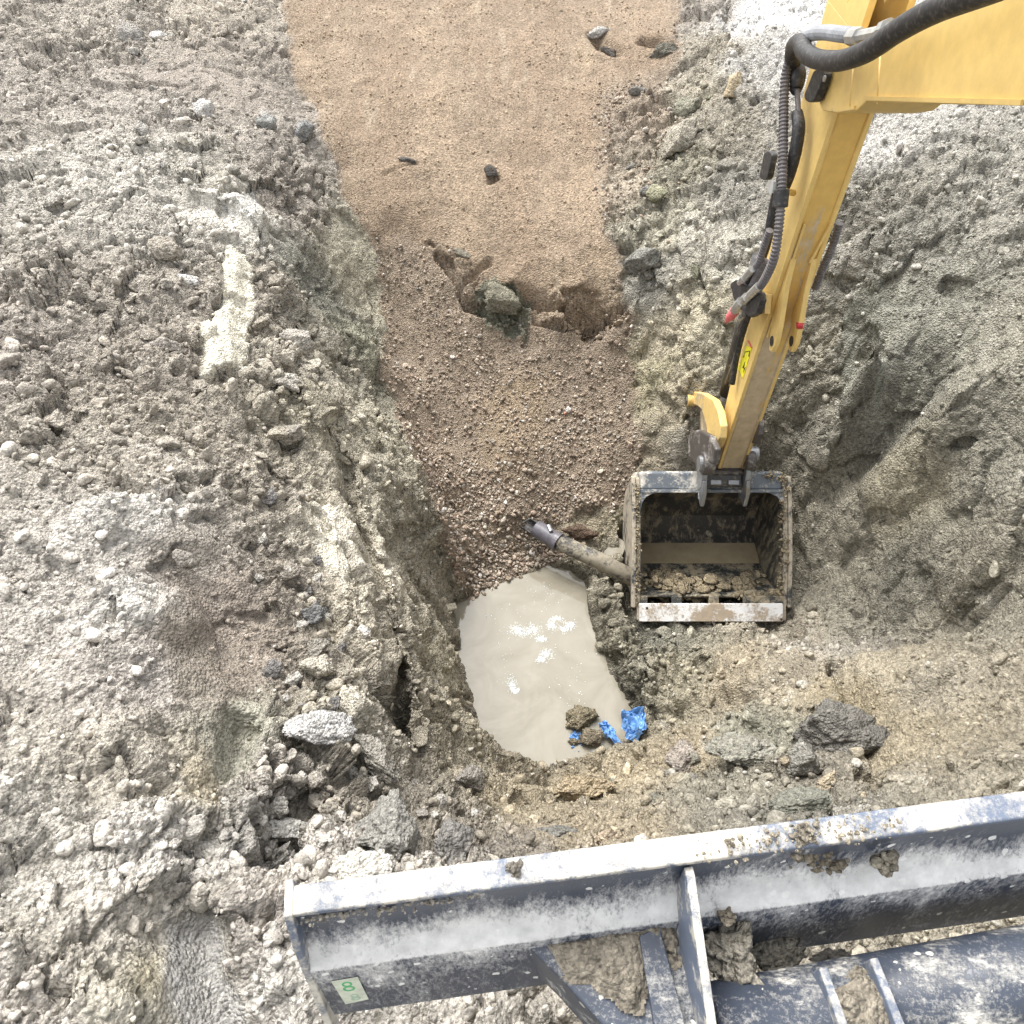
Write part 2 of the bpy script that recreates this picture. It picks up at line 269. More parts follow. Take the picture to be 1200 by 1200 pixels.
def ground_attr(x, y, z):
    """soil colour, clod amplitude, ramp masks"""
    x = x.astype(np.float32); y = y.astype(np.float32)
    p = np.stack([x, y, z], 1)
    wx = x+.09*fbm(p, 4, 3, 31)+.03*fbm(p, 18, 2, 35); wy = y+.09*fbm(p, 4, 3, 41)+.03*fbm(p, 18, 2, 45)
    num = np.zeros((len(x), 4), np.float32)
    for s in range(0, len(x), 60000):
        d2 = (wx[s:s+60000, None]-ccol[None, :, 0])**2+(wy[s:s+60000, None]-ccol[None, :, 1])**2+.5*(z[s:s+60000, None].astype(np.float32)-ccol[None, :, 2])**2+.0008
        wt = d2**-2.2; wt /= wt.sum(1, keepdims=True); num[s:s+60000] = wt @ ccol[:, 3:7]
    col = num[:, :3]; amp = num[:, 3]
    w2x = x+.075*fbm(p, 6, 4, 51)+.03*fbm(p, 30, 3, 57); w2y = y+.075*fbm(p, 6, 4, 61)+.03*fbm(p, 30, 3, 67)
    w3x = x+.02*fbm(p, 9, 3, 53); w3y = y+.05*fbm(p, 9, 3, 63)
    def m(poly, a=-.012, b=.012): return sstep(b, a, sdf(w2x, w2y, poly))
    def ms(poly): return sstep(.02, -.012, sdf(w3x, w3y, poly))
    ramp = m(RAMP, -.03, .03); sand = m(SAND, -.09, .06)*ramp; silt = m(SILT, -.12, .08)*ramp; clay = m(CLAY)
    def mix(c, k):
        nonlocal col
        col = col*(1-k[:, None])+np.array(c, np.float32)[None]*k[:, None]
    mix((.275,.222,.168), ramp); mix((.30,.235,.165), silt)
    dmp = sstep(-.25, .45, fbm(p*np.array([1, .45, .45], np.float32), 3.2, 4, 58)); mix((.335,.26,.185), sand*dmp); mix((.295,.225,.16), sand*(1-dmp))
    stk = sstep(.25, .6, fbm(p*np.array([1, .12, .12], np.float32), 16, 3, 59)); mix((.40,.335,.25), sand*stk*.5); mix((.23,.225,.17), clay)
    led = m(LEDGE)
    amp = amp*(1-ramp)+ramp*.55; amp = amp*(1-sand)+sand*.07; amp = amp*(1-silt*.7); amp = amp*(1-clay)+clay*.8; amp = amp*(1-led)+led*1.0; snd_amp = sand*(1-led)
    for sl, c, a in ((SLAB1,(.74,.70,.58),.12),(SLAB2,(.66,.62,.52),.2),(SLAB3,(.37,.36,.34),.05),(SLAB4,(.29,.29,.245),.1),(SLAB5,(.56,.545,.50),.8)):
        k = ms(sl); mix(c, k); amp = amp*(1-k)+a*k
    return col, amp, ramp*(1-led), snd_amp*(1-clay)
def detail(p, amp, ramp, sand, steep=1.):
    """real relief of the soil in metres plus tone of each clod"""
    q = p+.02*np.stack([vnoise(p*22, 71), vnoise(p*22, 72), vnoise(p*22, 73)], 1)
    q += .006*np.stack([vnoise(p*90, 74), vnoise(p*90, 75), vnoise(p*90, 76)], 1)
    big = fbm(p, 5, 3, 81)
    f0, u0 = facets(p+.10*np.stack([fbm(p, 5, 3, 61), fbm(p, 5, 3, 62), fbm(p, 5, 3, 63)], 1), 3.1, 600, .16)
    f1, u1 = facets(q, 8, 700); f2, u2 = facets(q, 21, 800)
    c2, t2 = clods(q, 17, 200, .28); c3, t3 = clods(q, 34, 300, .6); c4, t4 = clods(q, 70, 400, .85)
    f3, u3 = facets(q, 52, 900)
    off = 1-ramp
    patch = sstep(-.1, .4, big); ptc2 = sstep(.2, -.35, fbm(p, 2.6, 3, 85)); ptc3 = sstep(-.35, .15, fbm(p, 4.1, 3, 87))
    am = np.clip(amp, 0, 1.2)*steep; cl = .25+.75*np.clip(amp, 0, 1)
    d = off*f0*.30*np.clip(.25+amp*.7, 0, .8)
    d += am*(.045*big*off + f1*.68*off*(.15+.85*ptc2) + f2*.50*(off*(.3+.7*ptc3)+.15*ramp) + c2*.5*off*(.1+.9*patch) + c3*.6*(.3+.7*off)*(.25+.75*ptc3) + c4*.55 + f3*.55*(.4+.6*off))
    d += .007*fbm(p, 30, 4, 95, .6)*(.35+.65*am)+.022*big*sand+.006*fbm(p*np.array([2.6, .5, .5]), 9, 3, 97)*sand
    tone = np.where(c2*off*patch > .008, t2, .45*u2+.3*u1+.25*u0)
    return d, tone, t4, big

# ------------------------------------------------------------------ materials
def mat(name): m = bpy.data.materials.new(name); m.use_nodes = True; return m, m.node_tree, m.node_tree.nodes['Principled BSDF']
def N(nt, t, **kw):
    n = nt.nodes.new('ShaderNode'+t)
    for k, v in kw.items():
        if k.startswith('i_'):
            kk = k[2:]; kk = int(kk) if kk.isdigit() else kk.replace('_', ' ')
            n.inputs[kk].default_value = v
        else: setattr(n, k, v)
    return n
def L(nt, a, b): nt.links.new(a, b)
def noise(nt, scale, detail=5, rough=.6, vec=None, dist=0):
    n = N(nt, 'TexNoise', i_Scale=scale, i_Detail=detail, i_Roughness=rough, i_Distortion=dist)
    if vec is not None: L(nt, vec, n.inputs['Vector'])
    return n
def ramp_(nt, src, stops):
    r = N(nt, 'ValToRGB'); L(nt, src, r.inputs[0]); e = r.color_ramp.elements
    while len(e) < len(stops): e.new(.5)
    for q, (pos, c) in zip(e, stops):
        q.position = pos; q.color = (c, c, c, 1) if not isinstance(c, tuple) else (*c, 1)
    return r
def mixc(nt, fac, a, b, mode='MIX'):
    n = N(nt, 'Mix', data_type='RGBA', blend_type=mode)
    for s, v in ((0, fac), (6, a), (7, b)):
        if isinstance(v, bpy.types.NodeSocket): L(nt, v, n.inputs[s])
        else: n.inputs[s].default_value = v if s == 0 else (*v, 1)
    return n.outputs[2]
def math_(nt, op, a, b=0., c=None):
    n = N(nt, 'Math', operation=op)
    for i, v in enumerate((a, b, c)):
        if v is None: continue
        if isinstance(v, bpy.types.NodeSocket): L(nt, v, n.inputs[i])
        else: n.inputs[i].default_value = v
    return n.outputs[0]
def bump(nt, bsdf, h, strength=.5, dist=.01):
    b = N(nt, 'Bump', i_Strength=strength, i_Distance=dist); L(nt, h, b.inputs['Height']); L(nt, b.outputs[0], bsdf.inputs['Normal']); return b
def gpos(nt): return N(nt, 'NewGeometry').outputs['Position']
def soil_material(name, attr=True, col=(.3,.27,.22), fine=1., rough=.95):
    m, nt, b = mat(name); pos = gpos(nt)
    if attr:
        base = N(nt, 'Attribute', attribute_name='soil').outputs['Color']
    else:
        oi = N(nt, 'ObjectInfo'); rgb = N(nt, 'RGB'); rgb.outputs[0].default_value = (*col, 1)
        base = mixc(nt, 1., rgb.outputs[0], oi.outputs['Color'], 'MULTIPLY')
    n1 = noise(nt, 55, 6, .65, pos); n2 = noise(nt, 9, 4, .6, pos); vo = N(nt, 'TexVoronoi', i_Scale=95.); L(nt, pos, vo.inputs['Vector'])
    k1 = ramp_(nt, n1.outputs[0], [(.30, .42), (.48, 1.), (.70, 1.55)])  # contrast raised to paint crevice darks and highlights into the soil colour
    c = mixc(nt, 1., base, k1.outputs[0], 'MULTIPLY')
    k2 = ramp_(nt, n2.outputs[0], [(.3, .85), (.7, 1.13)])
    c = mixc(nt, 1., c, k2.outputs[0], 'MULTIPLY')
    vr = ramp_(nt, vo.outputs['Color'], [(.0, .8), (.75, 1.05), (1., 1.35)])
    c = mixc(nt, .55, c, mixc(nt, 1., c, vr.outputs[0], 'MULTIPLY'))
    L(nt, c, b.inputs['Base Color'])
    b.inputs['Roughness'].default_value = rough; b.inputs['Specular IOR Level'].default_value = .25
    n3 = noise(nt, 24, 5, .7, pos)
    h = math_(nt, 'MULTIPLY_ADD', n1.outputs[0], 1., math_(nt, 'MULTIPLY', vo.outputs['Distance'], -.9)); h = math_(nt, 'MULTIPLY_ADD', n3.outputs[0], 1.3, h)
    bump(nt, b, h, 1.0*fine, .014)
    return m
M_soil = soil_material('soil'); M_stone = soil_material('stone_surface', fine=.5)
M_clod = soil_material('clod_surface', attr=False, col=(1,1,1), fine=1.)
# ------------------------------------------------------------------ object helpers
COLL = SC.collection
def link(o, parent=None, kind=None, label=None, cat=None, group=None):
    COLL.objects.link(o)
    if parent is not None:
        o.parent = parent
        o.location = o.location - parent.location
    for k, v in (('kind', kind), ('label', label), ('category', cat), ('group', group)):
        if v: o[k] = v
    return o
def np_mesh(name, v, f, mats=(), smooth=False):
    me = bpy.data.meshes.new(name); v = np.asarray(v, np.float32); f = np.asarray(f, np.int32); k = f.shape[1]
    me.vertices.add(len(v)); me.vertices.foreach_set('co', v.ravel())
    me.loops.add(f.size); me.loops.foreach_set('vertex_index', f.ravel())
    me.polygons.add(len(f)); me.polygons.foreach_set('loop_start', np.arange(0, f.size, k, dtype=np.int32))
    if smooth: me.polygons.foreach_set('use_smooth', np.ones(len(f), bool))
    for m in mats: me.materials.append(m)
    me.update(calc_edges=True)
    return me
def set_col(me, c):
    a = me.color_attributes.new('soil', 'FLOAT_COLOR', 'POINT')
    cc = np.ones((len(me.vertices), 4), np.float32); cc[:, :3] = c; a.data.foreach_set('color', cc.ravel())
def py_mesh(name, v, f, m, smooth=False):
    me = bpy.data.meshes.new(name); me.from_pydata([tuple(map(float, q)) for q in v], [], f)
    b = bmesh.new(); b.from_mesh(me); bmesh.ops.recalc_face_normals(b, faces=b.faces); b.to_mesh(me); b.free()
    if smooth:
        for p in me.polygons: p.use_smooth = True
    if m: me.materials.append(m)
    return me
def part(name, v, f, m, parent=None, smooth=False, bevel=0, segs=2, **kw):
    o = bpy.data.objects.new(name, py_mesh(name, v, f, m, smooth)); link(o, parent, **kw)
    if parent is not None: # vertices are in world space: undo every ancestor's offset
        off = Vector((0, 0, 0)); q = parent
        while q is not None: off += q.location; q = q.parent
        o.location = -off
    if bevel:
        b = o.modifiers.new('bevel', 'BEVEL'); b.width = bevel; b.segments = segs; b.limit_method = 'ANGLE'; b.angle_limit = math.radians(35)
        for p in o.data.polygons: p.use_smooth = True
        b.harden_normals = True
    return o
def empty(name, loc, **kw):
    o = bpy.data.objects.new(name, None); o.location = loc; o.empty_display_size = .1; link(o, **kw); return o
def prism(poly, d):    # poly: list of 3d pts in a plane, extruded by d
    n = len(poly); v = [np.array(p, float) for p in poly]+[np.array(p, float)+np.array(d, float) for p in poly]
    return v, [list(range(n)), list(range(n, 2*n))[::-1]]+[[i, (i+1) % n, n+(i+1) % n, n+i] for i in range(n)]
def join(*vf):
    V = []; Fc = []
    for v, f in vf:
        o = len(V); V += list(v); Fc += [[i+o for i in q] for q in f]
    return V, Fc
def boxf(c, ax, ay, az):   # centre and three half-vectors
    c, ax, ay, az = map(lambda q: np.array(q, float), (c, ax, ay, az))
    v = [c+sx*ax+sy*ay+sz*az for sz in (-1, 1) for sy in (-1, 1) for sx in (-1, 1)]
    return v, [[0,1,3,2],[4,5,7,6],[0,1,5,4],[2,3,7,6],[0,2,6,4],[1,3,7,5]]
def spline(pts, n=12):
    pts = [np.array(p, float) for p in pts]; P_ = [2*pts[0]-pts[1]]+pts+[2*pts[-1]-pts[-2]]; out = []
    for i in range(1, len(P_)-2):
        for k in range(n):
            t = k/n; a, b, c, d = P_[i-1:i+3]
            out.append(.5*((2*b)+(-a+c)*t+(2*a-5*b+4*c-d)*t*t+(-a+3*b-3*c+d)*t**3))
    out.append(pts[-1]); return out
def resample(pts, step):
    pts = np.array(pts); s = np.r_[0, np.cumsum(np.linalg.norm(np.diff(pts, axis=0), axis=1))]
    n = max(2, int(s[-1]/step)); q = np.linspace(0, s[-1], n)
    return np.stack([np.interp(q, s, pts[:, i]) for i in range(3)], 1)
def tube(pts, r, sides=14, corr=0, cap=True):
    """swept round tube; r number or list; corr = rib pitch of a corrugated hose"""
    pts = np.array([np.array(p, float) for p in pts])
    if corr: pts = resample(pts, corr/4)
    n = len(pts); r = np.full(n, r, float) if np.isscalar(r) else np.interp(np.linspace(0, 1, n), np.linspace(0, 1, len(r)), r)
    if corr: r = r*np.where(np.arange(n) % 4 < 2, 1.0, .82)
    T = np.gradient(pts, axis=0); T /= np.linalg.norm(T, axis=1)[:, None]+1e-12
    a = np.array([0, 0, 1.]) if abs(T[0][2]) < .9 else np.array([1., 0, 0]); u = np.cross(T[0], a); u /= np.linalg.norm(u)
    V = []
    for i in range(n):
        u = u-T[i]*np.dot(u, T[i]); u /= np.linalg.norm(u); w_ = np.cross(T[i], u)
        for k in range(sides):
            th = 2*PI*k/sides; V.append(pts[i]+r[i]*(math.cos(th)*u+math.sin(th)*w_))
    Fc = [[i*sides+k, i*sides+(k+1) % sides, (i+1)*sides+(k+1) % sides, (i+1)*sides+k] for i in range(n-1) for k in range(sides)]
    if cap: Fc += [list(range(sides))[::-1], [(n-1)*sides+k for k in range(sides)]]
    return V, Fc

# ------------------------------------------------------------------ ground
def build_ground():
    nc, nr = 840, 900
    u = np.linspace(-1, 1, nc); g = 1+np.cumsum(.02*1.33**np.arange(18)); u = np.r_[-g[::-1], u, g]
    yy = [-.55]
    while yy[-1] < 8.7: yy.append(yy[-1]+.0066+.00095*max(0, yy[-1]))
    yy = np.array(yy); sp = np.cumsum(.03*1.36**np.arange(18)); yy = np.r_[yy[0]-sp[::-1], yy, yy[-1]+sp]
    wdf = lambda q: 1.85+.42*np.clip(q, 0, 9)
    # spend more rows and columns where the ground is steep
    nu, ny = 260, 260; cu = np.linspace(-1, 1, nu); cy_ = np.linspace(yy[18], yy[-19], ny)
    GX = cu[None]*wdf(cy_)[:, None]; GY = np.repeat(cy_[:, None], nu, 1); H = height(GX.ravel(), GY.ravel()).reshape(GX.shape)
    sx = np.gradient(H, axis=1)/np.gradient(GX, axis=1); sy = np.gradient(H, axis=0)/np.gradient(GY, axis=0)
    def blur(a, n):
        for _ in range(n):
            b = a.copy(); b[1:-1] = (a[:-2]+a[2:]+2*a[1:-1])/4; a = b.copy(); a[:, 1:-1] = (b[:, :-2]+b[:, 2:]+2*b[:, 1:-1])/4
        return a
    dxw = blur(np.clip(np.sqrt(1+sx*sx), 1, 4), 6); dyw = blur(np.clip(np.sqrt(1+sy*sy), 1, 4), 6)
    tt = (np.arange(len(yy))-18)/(nr_ := len(yy)-37); 
    # rows: invert the cumulated steepness column by column
    base_t = np.interp(cy_, yy[18:-18], np.linspace(0, 1, len(yy)-36)); dens0 = np.gradient(base_t)
    cy2 = np.cumsum(dyw*dens0[:, None], axis=0); cy2 = (cy2-cy2[0])/(cy2[-1]-cy2[0])
    inner = slice(18, len(yy)-18); ti = np.linspace(0, 1, len(yy)-36)
    YI = np.stack([np.interp(ti, cy2[:, k], cy_) for k in range(nu)], 1)
    cx2 = np.cumsum(dxw, axis=1); cx2 = (cx2-cx2[:, :1])/(cx2[:, -1:]-cx2[:, :1])
    si = np.linspace(0, 1, nc); UI = np.stack([np.interp(si, cx2[k], cu) for k in range(ny)], 0)
    Y = np.repeat(yy[:, None], len(u), 1); U = np.repeat(u[None], len(yy), 0)
    cols = np.arange(18, 18+nc); kc = np.linspace(0, nu-1, nc)
    for a_, c_ in enumerate(cols):
        k0 = int(min(kc[a_], nu-2)); fr_ = kc[a_]-k0; Y[inner, c_] = YI[:, k0]*(1-fr_)+YI[:, k0+1]*fr_
    Y[inner, :18] = Y[inner, 18:19]; Y[inner, 18+nc:] = Y[inner, 17+nc:18+nc]
    ry = np.clip((Y-cy_[0])/(cy_[-1]-cy_[0]), 0, 1)*(ny-1); r0 = np.minimum(ry.astype(int), ny-2); rf = ry-r0
    jj = np.clip(np.arange(len(u))-18, 0, nc-1)[None].repeat(len(yy), 0)
    UU = UI[r0, jj]*(1-rf)+UI[r0+1, jj]*rf; U[:, 18:18+nc] = UU[:, 18:18+nc]
    X = U*wdf(Y); x = X.ravel(); y = Y.ravel()
    z = height(x, y); Z = z.reshape(X.shape)
    # normals of the smooth form
    P3 = np.stack([X, Y, Z], -1); Ta = np.gradient(P3, axis=1); Tb = np.gradient(P3, axis=0); NN = np.cross(Ta, Tb)
    NN /= np.linalg.norm(NN, axis=-1, keepdims=True)+1e-12; NN[NN[..., 2] < 0] *= -1
    for _ in range(3):
        NN[1:-1, 1:-1] = NN[:-2, 1:-1]+NN[2:, 1:-1]+NN[1:-1, :-2]+NN[1:-1, 2:]+NN[1:-1, 1:-1]
        NN /= np.linalg.norm(NN, axis=-1, keepdims=True)
    nrm = NN.reshape(-1, 3)
    p = np.stack([x, y, z], 1)
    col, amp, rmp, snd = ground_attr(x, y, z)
    d, tone, t4, big = detail(p.astype(np.float32), amp, rmp, snd, .55+.45*sstep(.35, .8, nrm[:, 2]))
    low = sstep(WZ+.0, WZ+.06, z); d = d*(.25+.75*low)
    p = p+nrm*d[:, None]
    inside = sdf(x, y, POND) < -.01
    p[inside, 2] = np.minimum(p[inside, 2], WZ-.01)
    k = (1+(tone-.5)*.34*np.clip(amp*1.3, 0, 1)+(t4-.5)*.22+.16*big)
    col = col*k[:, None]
    pale = sstep(.88, .96, t4)*.35*(1-snd)+sstep(.84, .92, tone)*.35*(1-rmp)*np.clip(amp, 0, 1)
    col = col*(1-pale[:, None])+np.array([.62,.59,.53])*pale[:, None]
    wet = 1-.42*(1-sstep(WZ+.01, WZ+.16, p[:, 2])); col *= wet[:, None]
    nR, nC = X.shape; i = np.arange(nR*nC).reshape(nR, nC)
    f = np.stack([i[:-1, :-1], i[:-1, 1:], i[1:, 1:], i[1:, :-1]], -1).reshape(-1, 4)
    me = np_mesh('ground', p, f, [M_soil], True); set_col(me, col)
    o = bpy.data.objects.new('ground', me); link(o, kind='structure')
build_ground()

# ------------------------------------------------------------------ loose stones
def ico(sub):
    b = bmesh.new(); bmesh.ops.create_icosphere(b, subdivisions=sub, radius=1)
    v = np.array([q.co[:] for q in b.verts]); f = np.array([[q.index for q in g.verts] for g in b.faces]); b.free(); return v, f
ICO = {1: ico(1), 2: ico(2), 3: ico(3), 4: ico(4), 5: ico(5)}
def rotm(n):
    q = rng.normal(size=(n, 4)); q /= np.linalg.norm(q, axis=1)[:, None]; a, b, c, d = q.T
    return np.stack([1-2*(c*c+d*d), 2*(b*c-a*d), 2*(b*d+a*c), 2*(b*c+a*d), 1-2*(b*b+d*d), 2*(c*d-a*b), 2*(b*d-a*c), 2*(c*d+a*b), 1-2*(b*b+c*c)], 1).reshape(n, 3, 3)
def surf(x, y):
    z = height(x, y); e = .02
    gx = (height(x+e, y)-height(x-e, y))/(2*e); gy = (height(x, y+e)-height(x, y-e))/(2*e)
    n = np.stack([-gx, -gy, np.ones(len(x))], 1); n /= np.linalg.norm(n, axis=1)[:, None]
    p = np.stack([x, y, z], 1); col, amp, rmp, snd = ground_attr(x, y, z)
    d, tone, t4, big = detail(p.astype(np.float32), amp, rmp, snd, .55+.45*sstep(.35, .8, n[:, 2]))
    return p+n*d[:, None], n, col, amp, rmp, snd, big
def rock_variants(sub, nvar, angular):
    v, f = ICO[sub]; out = []
    for k in range(nvar):
        u = v.copy()
        # chip with random planes
        for _ in range(9 if angular else 5):
            n = rng.normal(size=3); n /= np.linalg.norm(n); h = rng.uniform(.45, .85) if angular else rng.uniform(.55, .9)
            d = u@n; u = u-np.clip(d-h, 0, None)[:, None]*n
        s = .10 if sub < 3 else .16
        u = u*(1+s*fbm(u+7*k, 1.6, 3 if sub > 2 else 1, 500+k))[:, None]
        u = u*np.array([1, rng.uniform(.62, .9), rng.uniform(.45, .7)])
        out.append(u)
    return out, f
def visible_area(n):
    y = rng.uniform(-.5, 8.6, n*2); wd = 1.85+.42*np.clip(y, 0, 9); x = rng.uniform(-1, 1, n*2)*wd
    return x, y
def scatter(name, n, sizes, sub, where, tint=None, sink=.25, angular=True, pw=2.5, region=None, stop=None, **kw):
    vs, f = rock_variants(sub, 12, angular)
    if region is None: x, y = visible_area(n)
    else:
        x = rng.uniform(region[0], region[1], n*2); y = rng.uniform(region[2], region[3], n*2)
    p, nr, col, amp, rmp, snd, big = surf(x, y)
    keep = (rng.random(len(x)) < where(p, amp, rmp, snd, big)) & (sdf(x, y, POND) > (-.03 if name.endswith('gravel') else .012))
    p = p[keep]; nr = nr[keep]; col = col[keep]; idx = np.where(keep)[0]
    m = len(p); s = sizes[0]+(sizes[1]-sizes[0])*rng.random(m)**pw
    R = rotm(m); R2 = R
    which = rng.integers(0, len(vs), m); base = np.array(vs)[which]*s[:, None, None]
    # lay flat-ish: random yaw + tilt for most
    V = np.einsum('nij,nvj->nvi', R2, base)+ (p+nr*(s*(.45-sink))[:, None])[:, None]
    nv = base.shape[1]; Fc = (f[None]+np.arange(m)[:, None, None]*nv).reshape(-1, 3)
    tone = rng.uniform(.72, 1.3, m); c = col*tone[:, None]
    if tint is not None: c = tint(c, m)
    me = np_mesh(name, V.reshape(-1, 3), Fc, [M_stone], False); set_col(me, np.repeat(c, nv, 0))
    o = bpy.data.objects.new(name, me); link(o, kind='stuff', **kw)
    print(name, m, 'tris', len(Fc)); return o
def t_gravel(c, m):
    pal = np.array([(.36,.295,.235),(.31,.25,.195),(.42,.35,.28),(.50,.44,.365),(.27,.215,.16),(.37,.285,.225),(.34,.305,.255)])
    c = pal[rng.integers(0, len(pal), m)]*rng.uniform(.8, 1.15, m)[:, None]
    r = rng.random(m) < .002; c[r] = (.42,.22,.15); w_ = rng.random(m) < .03; c[w_] = (.58,.55,.51); return c
def t_pale(c, m):
    k = (rng.random(m) < .07)[:, None]*.5; return c*(1-k)+np.array([.56,.53,.48])*k
SIDE = hp([(745,30),(730,130),(735,230),(740,330),(720,330),(712,230),(712,130),(740,30)])
RG = (-1.4, 1.4, 2.7, 5.3)
def down(p): return sstep(4.8, 3.0, p[:, 1])
scatter('gravel', 19000, (.006,.021), 1, lambda p,a,r,s,b: (r*(1-s) > .5)*(.25+.75*down(p))*(.25+.75*sstep(-.3, .2, b)), t_gravel, region=RG, sink=.1,
        label='brown crushed gravel spread over the lower ramp down to the water', cat='gravel')
scatter('coarse_gravel', 2800, (.011,.030), 2, lambda p,a,r,s,b: (r*(1-s) > .5)*(.10+.9*sstep(4.0, 3.0, p[:, 1])), t_gravel, region=(-1.2,1.3,2.8,4.6), sink=.1,
        label='coarser brown gravel heaped at the foot of the ramp beside the pond', cat='gravel')
scatter('upper_gravel', 3800, (.008,.024), 1, lambda p,a,r,s,b: np.clip((1-s)*(.35+.65*r), 0, 1)*sstep(.55, .05, np.abs(sdf(p[:,0], p[:,1], SIDE)))*(b > -.15), t_gravel, region=(.5,2.3,4.6,8.2), sink=.1,
        label='pinkish brown gravel spilled along the right edge of the sandy upper ramp', cat='gravel')
scatter('grit', 12000, (.004,.016), 1, lambda p,a,r,s,b: s*sstep(-.1,.25,b)*.8+s*.15, lambda c, m: c*rng.uniform(.75, 1.45, m)[:, None], region=(-2.6,2.2,4.2,9), pw=3.5,
        label='fine pale grit lying on the smooth sandy upper ramp', cat='grit')
scatter('soil_crumbs', 22000, (.006,.022), 1, lambda p,a,r,s,b: (1-r)*np.clip(a, 0, 1)*(.45+.55*sstep(-.3,.2,b)), t_pale, pw=2,
        label='small crumbs of dry soil strewn over the banks round the pit', cat='soil crumbs')
scatter('rubble', 1500, (.022,.062), 3, lambda p,a,r,s,b: (1-r)*np.clip(a-.55, 0, .6)*1.3*(.25+.75*sstep(-.2,.25,b)), lambda c, m: c*1.08, angular=True, pw=2.2, sink=.28,
        label='angular broken clay rubble half buried in the banks round the pit', cat='rubble')
scatter('earth_clods', 4500, (.018,.042), 2, lambda p,a,r,s,b: (1-r)*np.clip(a-.5, 0, .8)*(.3+.7*sstep(-.25,.2,b)), t_pale, angular=False, pw=2.2,
        label='small grey-brown earth clods covering the banks round the pit', cat='earth clods')

# individual clods and rocks
def bigrock(seed, sub=4, flat=.6, ang=8, rough=1.):
    r = np.random.default_rng(seed); v, f = ICO[sub]; u = v.copy()
    u *= (1+.30*fbm(u+seed, 1.2, 2, seed))[:, None]
    for _ in range(ang+7):
        n = r.normal(size=3); n /= np.linalg.norm(n); h = r.uniform(.42, .82); d = u@n; u = u-np.clip(d-h, 0, None)[:, None]*n*.95
    nn = u/np.linalg.norm(u, axis=1)[:, None]
    fc, _ = facets((u+seed).astype(np.float32), 2.6, seed); fc2, _ = facets((u+seed).astype(np.float32), 6, seed+3)
    u += nn*(fc*.45*rough+fc2*.5*rough+.05*rough*fbm(u+seed, 6, 4, seed+9, .6))[:, None]
    return u*1.18*np.array([1, .85, flat]), f
def rock_obj(name, me, loc, scale, rotz, tilt, color, **kw):
    o = bpy.data.objects.new(name, me); o.location = loc; o.scale = scale; o.rotation_euler = (tilt[0], tilt[1], rotz); o.color = (*color, 1); link(o, **kw); return o
def nrm_at(p):
    e = .05; h = height(np.array([p[0]+e, p[0]-e, p[0], p[0]]), np.array([p[1], p[1], p[1]+e, p[1]-e]))
    n = Vector((-(h[0]-h[1])/(2*e), -(h[2]-h[3])/(2*e), 1)).normalized(); return n
